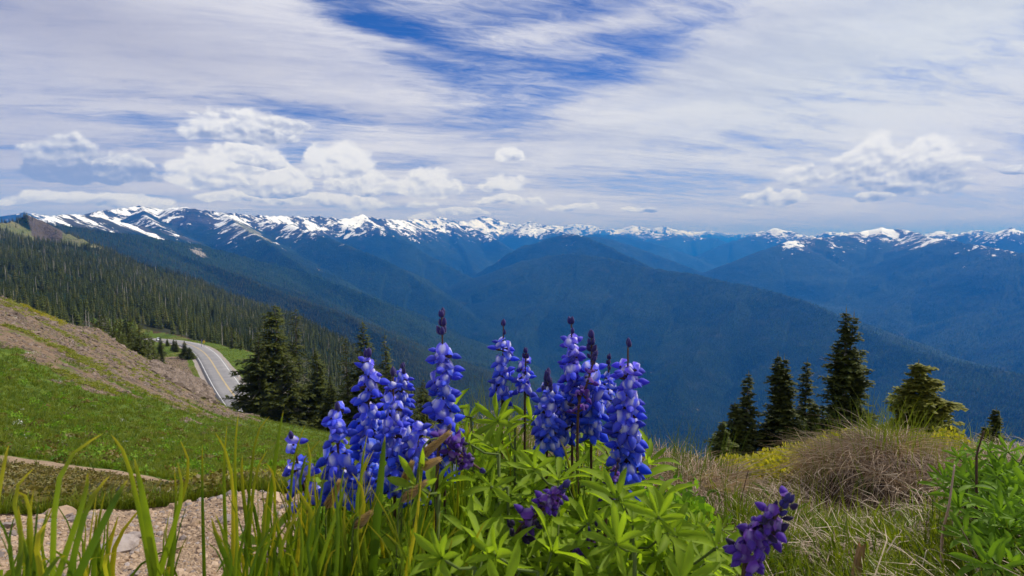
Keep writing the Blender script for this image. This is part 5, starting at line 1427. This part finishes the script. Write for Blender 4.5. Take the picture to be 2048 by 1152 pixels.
# ---- tussocks of dry grass
def tussock(label, px, r, rad, ht, nd, ng, droop=1.0, seed=0):
    rd = random.Random(seed + int(px)); g0 = on_ground(px, r); root = empty('dry_tussock', g0); tag(root, label, 'grass tussock')
    for nm, mat, n, hk, wv in (('dry_blades', M_DRY2, nd, 1.0, .0014), ('green_blades', M_GRASS, ng, 1.1, .0010)):
        mb = MB()
        for i in range(n):
            an = rd.random() * 6.283; q = rad * math.sqrt(rd.random()) * (.8 if nd < 2900 or nm == 'green_blades' else .55)
            x0, y0 = math.cos(an) * q, math.sin(an) * q; z0 = ground_fast(g0.x + x0, g0.y + y0) - g0.z
            a2 = an + rd.gauss(0, 1.1); L = ht * hk * rd.uniform(.6, 1.4) * 1.15
            if nm == 'dry_blades':
                pts = []; dirv = Vector((math.cos(a2), math.sin(a2), 0)); h = L * .45; reach = L * rd.uniform(.35, .95)
                p = Vector((x0, y0, z0 - .005)); curl = rd.uniform(.5, 1.9) * droop; sdx = Vector((-dirv.y, dirv.x, 0)) * rd.gauss(0, .55)
                for k in range(6):
                    t = k / 5; pts.append(p + (dirv + sdx * t) * reach * t + Vector((0, 0, h * (t * 1.9 - curl * t * t * 1.5))))
            else:
                dirv = Vector((math.cos(a2), math.sin(a2), 0)) * rd.uniform(.05, .35); p = Vector((x0, y0, z0 - .005)); pts = [p + dirv * L * (t * t) + Vector((0, 0, L * (t - .12 * t * t))) for t in (0, .25, .5, .75, 1)]
            w = wv * rd.uniform(.6, 1.5); tone = rd.random()
            vs = []; N_ = len(pts)
            for k, p in enumerate(pts):
                tn = pts[min(k + 1, N_ - 1)] - pts[max(k - 1, 0)]; sd_ = tn.cross(Vector((rd.uniform(-.2, .2), -1, .3))).normalized() * w * (1 - k / (N_ - .6)); vs += [p - sd_, p + sd_]
            mb.add(vs, [(2 * k, 2 * k + 1, 2 * k + 3, 2 * k + 2) for k in range(N_ - 1)], 0, tone * .8 if nm == 'dry_blades' else .15 * tone)
        o = link(nm, mb.mesh(nm, [mat]), root); o['kind'] = 'stuff'
# quick ground lookup near the camera
def ground_fast(x, y):
    r = math.hypot(x, y); t = x / max(y, 1e-3)
    i = np.searchsorted(R_NEAR, r) - 1; j = np.searchsorted(TAN, t) - 1
    i = min(max(i, 0), len(R_NEAR) - 2); j = min(max(j, 0), NT - 2)
    u = (r - R_NEAR[i]) / (R_NEAR[i + 1] - R_NEAR[i]); v = (t - TAN[j]) / (TAN[j + 1] - TAN[j]); u = min(max(u, 0), 1); v = min(max(v, 0), 1)
    return float((ZN[i, j] * (1 - u) + ZN[i + 1, j] * u) * (1 - v) + (ZN[i, j + 1] * (1 - u) + ZN[i + 1, j + 1] * u) * v)
tussock('largest dry grass tussock with a dark hollow under its left side', 1735, 1.78, .20, .125, 3000, 260, 1.2)
tussock('dry tussock spilling down the right flank of the largest one', 1850, 1.70, .17, .12, 1900, 90, 1.2)
tussock('straw coloured tussock at the right end of the lupine patch', 1372, 1.65, .17, .13, 1700, 110, 1.1)
tussock('dry grass tuft on the brow behind the right end of the lupine patch', 1318, 2.0, .18, .10, 1100, 160, .9)
tussock('dry grass tuft on the brow left of the yellow shrublets', 1425, 2.0, .16, .09, 900, 60, .9)
tussock('dry tuft between the largest tussock and the right edge clump', 1930, 1.9, .15, .11, 900, 80)
tussock('dry grass showing between the tallest lupine and the sparse one', 975, 1.45, .20, .16, 1100, 300, .8)
tussock('low dry tuft in front of the straw coloured tussock', 1440, 1.25, .12, .10, 800, 120, 1.2)
tussock('faded tuft at the foot of the largest tussock', 1640, 1.45, .12, .09, 700, 90, 1.2)
print('tussocks', round(time.time() - T0, 1))

# ---- countless small growth
def rand_in(n, pxa, pxb, ra, rb, fn=None, logr=True):
    t = (rng.uniform(pxa, pxb, n) - 1024) / F_PX
    r = np.exp(rng.uniform(math.log(ra), math.log(rb), n)) if logr else rng.uniform(ra, rb, n)
    for _ in range(3):
        c = 1 / np.sqrt(1 + (t / .95) ** 2); x = r * (t / .95) * c; y = r * c
        break
    i = np.clip(np.searchsorted(R_NEAR, r) - 1, 0, len(R_NEAR) - 2); tt = x / y; j = np.clip(np.searchsorted(TAN, tt) - 1, 0, NT - 2)
    u = np.clip((r - R_NEAR[i]) / (R_NEAR[i + 1] - R_NEAR[i]), 0, 1); v = np.clip((tt - TAN[j]) / (TAN[j + 1] - TAN[j]), 0, 1)
    def s_(A): return (A[i, j] * (1 - u) + A[i + 1, j] * u) * (1 - v) + (A[i, j + 1] * (1 - u) + A[i + 1, j + 1] * u) * v
    z = s_(ZN); P = np.c_[x, y, z]
    PX, PY = project(x, y, z); k = np.ones(n, bool)
    if fn is not None: k = fn(dict(x=x, y=y, z=z, r=r, px=PX, py=PY, s=s_))
    return P[k], r[k], PX[k], PY[k]
def tuft_mesh(seed, n, h, spread, w, mat, curl=.4, tone=.3, name='tuft'):
    rd = random.Random(seed); mb = MB()
    for i in range(n):
        an = rd.random() * 6.283; b0 = Vector((math.cos(an), math.sin(an), 0)) * spread * rd.random() * .5; dv = Vector((math.cos(an + rd.gauss(0, .5)), math.sin(an + rd.gauss(0, .5)), 0)) * spread * rd.uniform(.3, 1.1)
        L = h * rd.uniform(.55, 1.1); p1 = b0 + dv * .35 + Vector((0, 0, L * .6)); p2 = b0 + dv + Vector((0, 0, L * (1 - curl * rd.random())))
        s1 = Vector((-math.sin(an + .7), math.cos(an + .7), 0)) * w; k = rd.random() * tone
        mb.add([b0 - s1, b0 + s1, p1 + s1 * .8, p1 - s1 * .8, p2], [(0, 1, 2, 3), (3, 2, 4)], 0, [0, 0, k * .5, k * .5, k])
    return mb.mesh(name, [mat])
def blob_mesh(seed, n, h, spread, w, mat, name='sprig'):
    """a cushion of small leaves on short stems"""
    rd = random.Random(seed); mb = MB()
    for i in range(n):
        d = Vector((rd.gauss(0, 1), rd.gauss(0, 1), abs(rd.gauss(0, 1)))).normalized(); q = rd.uniform(.5, 1.0) ; p = Vector((d.x * spread * q, d.y * spread * q, d.z * h * q))
        a = Vector((rd.gauss(0, 1), rd.gauss(0, 1), rd.gauss(0, 1) + .6)).normalized(); b = a.orthogonal().normalized() * w * .35; a = a * w
        mb.add([p, p + a * .5 + b, p + a, p + a * .5 - b], [(0, 1, 2), (0, 2, 3)], 0, rd.random() * .9)
    return mb.mesh(name, [mat])
def scat(name, P, protos, smin, smax, label, cat, tilt=.15, kinds=None, zs=(.8, 1.3), sizes=None):
    n = len(P); k = kinds if kinds is not None else rng.randint(0, len(protos), n); s_ = rng.uniform(smin, smax, n) if sizes is None else sizes
    return scatter(name, P, protos, k, np.c_[s_, s_, s_ * rng.uniform(zs[0], zs[1], n)], np.c_[rng.uniform(-tilt, tilt, n), rng.uniform(-tilt, tilt, n), rng.rand(n) * 6.28], label, cat)
TUF = [tuft_mesh(i, 12, .11, .055, .0022, M_GRASS) for i in range(4)]
# meadow
P, r_, PX_, PY_ = rand_in(60000, -160, 780, 6.6, 80, lambda d: (fbm(np.log(d['r']) * 14, d['x'] / d['y'] * 30, 3, 93) + .3 * rng.randn(len(d['r'])) < .30) & (d['s'](MK['grass']) + .25 * rng.randn(len(d['r'])) > .52) & (d['s'](MK['soil']) < .25) & (d['r'] > 7.0))
scat('meadow_grass', P, TUF, 1, 1, 'bright green short grass covering the meadow slope below the scree', 'grass', .3, sizes=np.clip(.75 + r_ * .028, .8, 2.6) * rng.uniform(.5, 1.5, len(P)), zs=(.5, 1.1))
P, r_, PX_, PY_ = rand_in(5200, -160, 700, 7.2, 70, lambda d: (d['s'](MK['grass']) > .35) & (d['s'](MK['soil']) < .25) & (fbm(np.log(d['r']) * 10, d['x'] / d['y'] * 22, 3, 53) > .05))
scat('meadow_herbs', P, [blob_mesh(300 + i, 55, .09, .11, .035, M_LEAF2 if i < 2 else M_HEATH) for i in range(3)], .5, 1.6, 'darker broad leaved herbs mixed into the meadow grass', 'herbs', .3, zs=(.5, 1.2))
# verge along the road
P, r_, PX_, PY_ = rand_in(30000, 250, 640, 84, 390, lambda d: (d['s'](MK['grass']) > .5) & (d['s'](MK['scree']) < .4) & (d['s'](MK['gravel']) < .4) & (d['s'](MK['forest']) < .5))
scat('verge_grass', P, TUF, 3.0, 5.0, 'green grass on the verges both sides of the road', 'grass', .3, zs=(.5, .8))
# grass behind the eroded edge of the path
P, r_, PX_, PY_ = rand_in(5200, -140, 860, 2.0, 3.1, lambda d: rng.rand(len(d['r'])) < np.clip(1.2 - np.abs(d['px'] - 520) / 900, .1, 1))
TUF2 = [tuft_mesh(20 + i, 14, .12, .06, .0016, M_GRASS) for i in range(4)]
scat('edge_grass', P, TUF2, .25, .62, 'green grass growing behind the edge of the gravel path', 'grass', .3)
# heath mat
HB = [blob_mesh(i, 60, .05, .07, .016, M_HEATH) for i in range(3)]
P, r_, PX_, PY_ = rand_in(16000, -200, 560, 2.1, 6.9, lambda d: (d['s'](MK['heath']) > .5) & (d['s'](MK['soil']) < .4))
scat('heath', P, HB, .8, 1.6, 'brownish red and green heath mat between the two paths', 'heath', .3, zs=(.35, .8))
P, r_, PX_, PY_ = rand_in(1500, 380, 560, 6.0, 8.5)
YB = [blob_mesh(10 + i, 60, .07, .09, .022, M_MAT) for i in range(3)]
scat('yellow_heath', P, YB, .8, 1.4, 'yellow brown low shrublets at the end of the far path', 'heath', .3, zs=(.35, .7))
# yellow green shrublets on the right brow
MB_ = [blob_mesh(30 + i, 75, .045, .05, .011, M_MAT) for i in range(3)]
P, r_, PX_, PY_ = rand_in(6500, 1440, 1900, 1.85, 3.1, lambda d: (rng.rand(len(d['r'])) < np.clip(1.35 - np.abs(d['px'] - 1590) / 170, .15, 1)))
scat('yellow_shrublets', P, MB_, .7, 1.35, 'yellow green low shrublets with small leaves on the brow left of the largest tussock', 'shrublets', .3, zs=(.8, 1.6))
# slender grass on the brow
TH = [tuft_mesh(40 + i, 7, .17, .05, .0011, M_GRASS, .2) for i in range(3)]
P, r_, PX_, PY_ = rand_in(330, 1280, 2100, 2.1, 3.0, lambda d: (rng.rand(len(d['r'])) < (np.exp(-((d['px'] - 1740) / 90) ** 2) * .9 + np.exp(-((d['px'] - 1350) / 70) ** 2) * .8 + .12)))
scat('brow_grass', P, TH, .4, .9, 'slender green grass standing against the trees on the brow', 'grass', .2)
# litter and turf of the right hand ground
def straw_mesh(seed, n=10):
    rd = random.Random(seed); mb = MB()
    for i in range(n):
        an = rd.random() * 6.28; L = rd.uniform(.03, .09); p = Vector((rd.gauss(0, .03), rd.gauss(0, .03), rd.uniform(.002, .02))); d = Vector((math.cos(an), math.sin(an), rd.uniform(-.15, .35))) * L
        s_ = Vector((-math.sin(an), math.cos(an), 0)) * .0007; m_ = p + d * .5 + Vector((rd.gauss(0, .006), rd.gauss(0, .006), .008)); mb.add([p - s_, p + s_, m_ + s_, m_ - s_, p + d], [(0, 1, 2, 3), (3, 2, 4)], 0, rd.random())
    return mb.mesh('straw', [M_DRY2])
STR = [straw_mesh(i) for i in range(4)]
P, r_, PX_, PY_ = rand_in(3600, 780, 2200, .7, 2.9, lambda d: rng.rand(len(d['r'])) < np.where(d['px'] > 1250, 1, .5) * sstep(-.25, .15, fbm(d['x'] / .16, d['y'] / .16, 3, 44)))
scat('dry_litter', P, STR, .7, 1.2, 'dry straw litter lying on the ground at the right', 'litter', .3)
P, r_, PX_, PY_ = rand_in(8200, 640, 2200, .65, 2.0, lambda d: rng.rand(len(d['r'])) < np.where(d['px'] < 1250, .5, np.where(d['py'] > 1050, .95, .10)) * (1 - sstep(-.05, .30, fbm(d['x'] / .16, d['y'] / .16, 3, 44))))
scat('turf', P, [tuft_mesh(60 + i, 11, .07, .035, .0013, M_GRASS) for i in range(3)], .6, 1.2, 'short green turf between the dry litter', 'grass', .3)
# small leaves under the lupines
P, r_, PX_, PY_ = rand_in(2600, 640, 1390, .5, 1.25)
scat('undergrowth', P, [blob_mesh(70 + i, 70, .10, .05, .014, M_LEAF2) for i in range(3)], .7, 1.3, 'tangled small green leaves under the lupines', 'undergrowth', .3, zs=(.7, 1.4))

# ---- stones
def stone_mesh(seed, mat, sub=1, name='stone'):
    rd = random.Random(seed); bm = bmesh.new(); bmesh.ops.create_icosphere(bm, subdivisions=sub, radius=.5)
    sx, sy, sz = rd.uniform(.8, 1.2), rd.uniform(.7, 1.1), rd.uniform(.45, .75)
    for v in bm.verts:
        v.co *= 1 + rd.uniform(-.22, .2); v.co.x *= sx; v.co.y *= sy; v.co.z *= sz
    me = bpy.data.meshes.new(name); bm.to_mesh(me); bm.free(); me.materials.append(mat); return me
def stone_mat(name, a, b, c):
    m, g, out = new_mat(name); P = g.node('ShaderNodeNewGeometry').outputs['Position']; oi = g.node('ShaderNodeObjectInfo').outputs['Random']
    col = g.mix(oi, a, b); col = g.mix(g.mul(g.ss(g.noise(P, 25, 5, .7), .45, .7), .7), col, c); principled(g, out, col, .9, .15, bump(g, g.noise(P, 60, 4), .4, .01)); return m
M_STONE = stone_mat('tan_stone', (.27, .185, .12), (.43, .32, .23), (.17, .125, .095))
M_STONE2 = stone_mat('grey_stone', (.20, .165, .15), (.34, .29, .27), (.12, .09, .08))
M_ROCK = stone_mat('scree_rock', (.085, .060, .045), (.21, .155, .12), (.30, .27, .24))
SM = [stone_mesh(i, M_STONE) for i in range(4)] + [stone_mesh(9, M_STONE2)]
ST = [stone_mesh(100 + i, M_STONE if i < 5 else M_STONE2, 2) for i in range(8)]
P, r_, PX_, PY_ = rand_in(34000, -160, 700, .95, 2.0, lambda d: d['s'](MK['soil']) > .45)
sz = np.clip(.0042 * np.exp(rng.randn(len(P)) * .6), .0018, .016); kk = rng.choice(5, len(P), p=[.24, .22, .22, .2, .12])
scat('gravel', P, SM, 1, 1, 'tan gravel of the path at the lower left', 'gravel', .6, kinds=kk, sizes=sz)
P, r_, PX_, PY_ = rand_in(420, -60, 640, 1.1, 1.98, lambda d: d['s'](MK['soil']) > .6)
P = P[:240]
for i, p in enumerate(P):
    o = link('stone', ST[rng.randint(0, 8)]); s_ = float(.014 * math.exp(rng.randn() * .38)); o.location = p + np.array([0, 0, s_ * .12]); o.scale = (s_, s_, s_); o.rotation_euler = (rng.uniform(-.4, .4), rng.uniform(-.4, .4), rng.rand() * 6.28)
    tag(o, 'small tan stone lying on the gravel path at the lower left', 'stone', 'loose stones on the gravel path')
def big_stone(px, py_hint, r, s_, mesh, label):
    o = link('stone', mesh); p = on_ground(px, r); o.location = p + Vector((0, 0, s_ * .1)); o.scale = (s_, s_ * .8, s_ * .7); o.rotation_euler = (.1, .2, px); tag(o, label, 'stone')
big_stone(120, 1035, 1.92, .085, ST[2], 'flat pale slab at the back edge of the gravel path, far left')
big_stone(543, 990, 1.72, .075, ST[0], 'largest tan rock on the path edge left of the leftmost lupine')
big_stone(240, 1090, 1.42, .075, ST[5], 'large flat brown rock half sunk in the path behind the bent blade')
big_stone(330, 1105, 1.38, .060, ST[3], 'rounded rock in the path right of the half sunk brown one')
big_stone(270, 1058, 1.55, .034, ST[6], 'small grey rock behind the half sunk brown one')
# rocks on the scree and the outcrop above the road
RK = [stone_mesh(200 + i, M_ROCK, 1) for i in range(4)]
P, r_, PX_, PY_ = rand_in(42000, -160, 560, 12, 78, lambda d: d['s'](MK['scree']) + .1 * rng.randn(len(d['r'])) > .55)
sz = np.clip(.10 * np.exp(rng.randn(len(P)) * .6), .03, .7) * np.clip(r_ / 45, .5, 1.3)
k = fbm(P[:, 0] / 3.2, P[:, 1] / 3.2, 3, 14) + .12 * rng.randn(len(P)) > -.12
scat('scree_rocks', P[k], RK, 1, 1, 'brown broken rock strewn over the bare slope above the road', 'scree', .6, sizes=sz[k])
P, r_, PX_, PY_ = rand_in(3000, 330, 440, 48, 70, lambda d: (d['py'] < 835) & (d['s'](MK['scree']) > .3))
scat('outcrop_rocks', P, RK, .3, 1.1, 'dark rocky outcrop at the end of the bare slope beside the road', 'outcrop', .7)
P, r_, PX_, PY_ = rand_in(6000, 250, 470, 86, 185, lambda d: d['s'](MK['scree']) > .6)
scat('bank_rocks', P, RK, .15, .6, 'loose brown rock of the cut bank beside the road', 'scree', .6)
# green and yellow tufts on the scree, white flowers
P, r_, PX_, PY_ = rand_in(30000, -160, 470, 12, 78, lambda d: (d['s'](MK['scree']) > .5) & (fbm(d['x'] / 4 , d['y'] / 2.2, 3, 15) > .10 + .2 * rng.rand(len(d['r']))))
scat('scree_tufts', P, [blob_mesh(80 + i, 45, .10, .16, .05, M_GRASS) for i in range(3)], .6, 1.5, 'low green plants scattered over the bare slope', 'plants', .2, zs=(.4, .8))
P, r_, PX_, PY_ = rand_in(520, 80, 165, 44, 60, lambda d: (d['py'] < 612 + (d['px'] - 60) * .48 + 12) & (fbm(d['x'] / 1.5, d['y'] / 1.5, 2, 5) > .05))
scat('yellow_bushes', P, [blob_mesh(90 + i, 50, .25, .3, .07, M_MAT) for i in range(2)], .5, 1.2, 'yellow green bushes along the crest of the bare slope', 'bushes', .2, zs=(.5, 1.2))
M_WHITE = leaf_mat('white_petal', (.62, .60, .66), (.80, .79, .82), (.85, .80, .80), .2)
def wf(d):
    c = fbm(np.log(d['r']) * 11, d['x'] / d['y'] * 26, 3, 91); return (c > .36 + .22 * rng.rand(len(d['r']))) & ((d['s'](MK['grass']) > .4) | (d['s'](MK['scree']) > .4)) & (d['px'] < 480)
P, r_, PX_, PY_ = rand_in(26000, -160, 500, 10, 76, wf)
scat('white_flowers', P, [blob_mesh(95 + i, 26, .06, .13, .028, M_WHITE, 'flower') for i in range(2)], .35, 1.0, 'white flower patches dotted over the meadow and the bare slope', 'flowers', .2, zs=(.4, .9))
print('ground cover', round(time.time() - T0, 1))

# ------------------------------------------------------------------ the air
def haze_box():
    me = bpy.data.meshes.new('haze'); bm = bmesh.new()
    x0, x1, y0, y1, z0, z1 = -46000, 46000, -3000, 34500, ZF.min() - 1.0, ZF.max() + 20.0
    vs = [bm.verts.new(p) for p in [(x0,y0,z0),(x1,y0,z0),(x1,y1,z0),(x0,y1,z0),(x0,y0,z1),(x1,y0,z1),(x1,y1,z1),(x0,y1,z1)]]
    for f in [(0,3,2,1),(4,5,6,7),(0,1,5,4),(1,2,6,5),(2,3,7,6),(3,0,4,7)]: bm.faces.new([vs[i] for i in f])
    bm.to_mesh(me); bm.free()
    o = bpy.data.objects.new('haze', me); COL.objects.link(o)
    m = bpy.data.materials.new('air'); m.use_nodes = True; m.node_tree.nodes.clear()
    g = NG(m.node_tree); out = g.node('ShaderNodeOutputMaterial'); v = g.node('ShaderNodeVolumePrincipled')
    v.inputs['Color'].default_value = HAZE_COL; v.inputs['Density'].default_value = HAZE_D
    v.inputs['Anisotropy'].default_value = 0.0; v.inputs['Absorption Color'].default_value = (.5, .5, .5, 1)
    g.l.new(v.outputs[0], out.inputs['Volume'])
    me.materials.append(m); o['kind'] = 'stuff'
    try: m.cycles.homogeneous_volume = True
    except Exception: pass
HAZE_COL = (.016, .245, 1.0, 1); HAZE_D = 8.3e-5
haze_box()
print('done', round(time.time() - T0, 1))
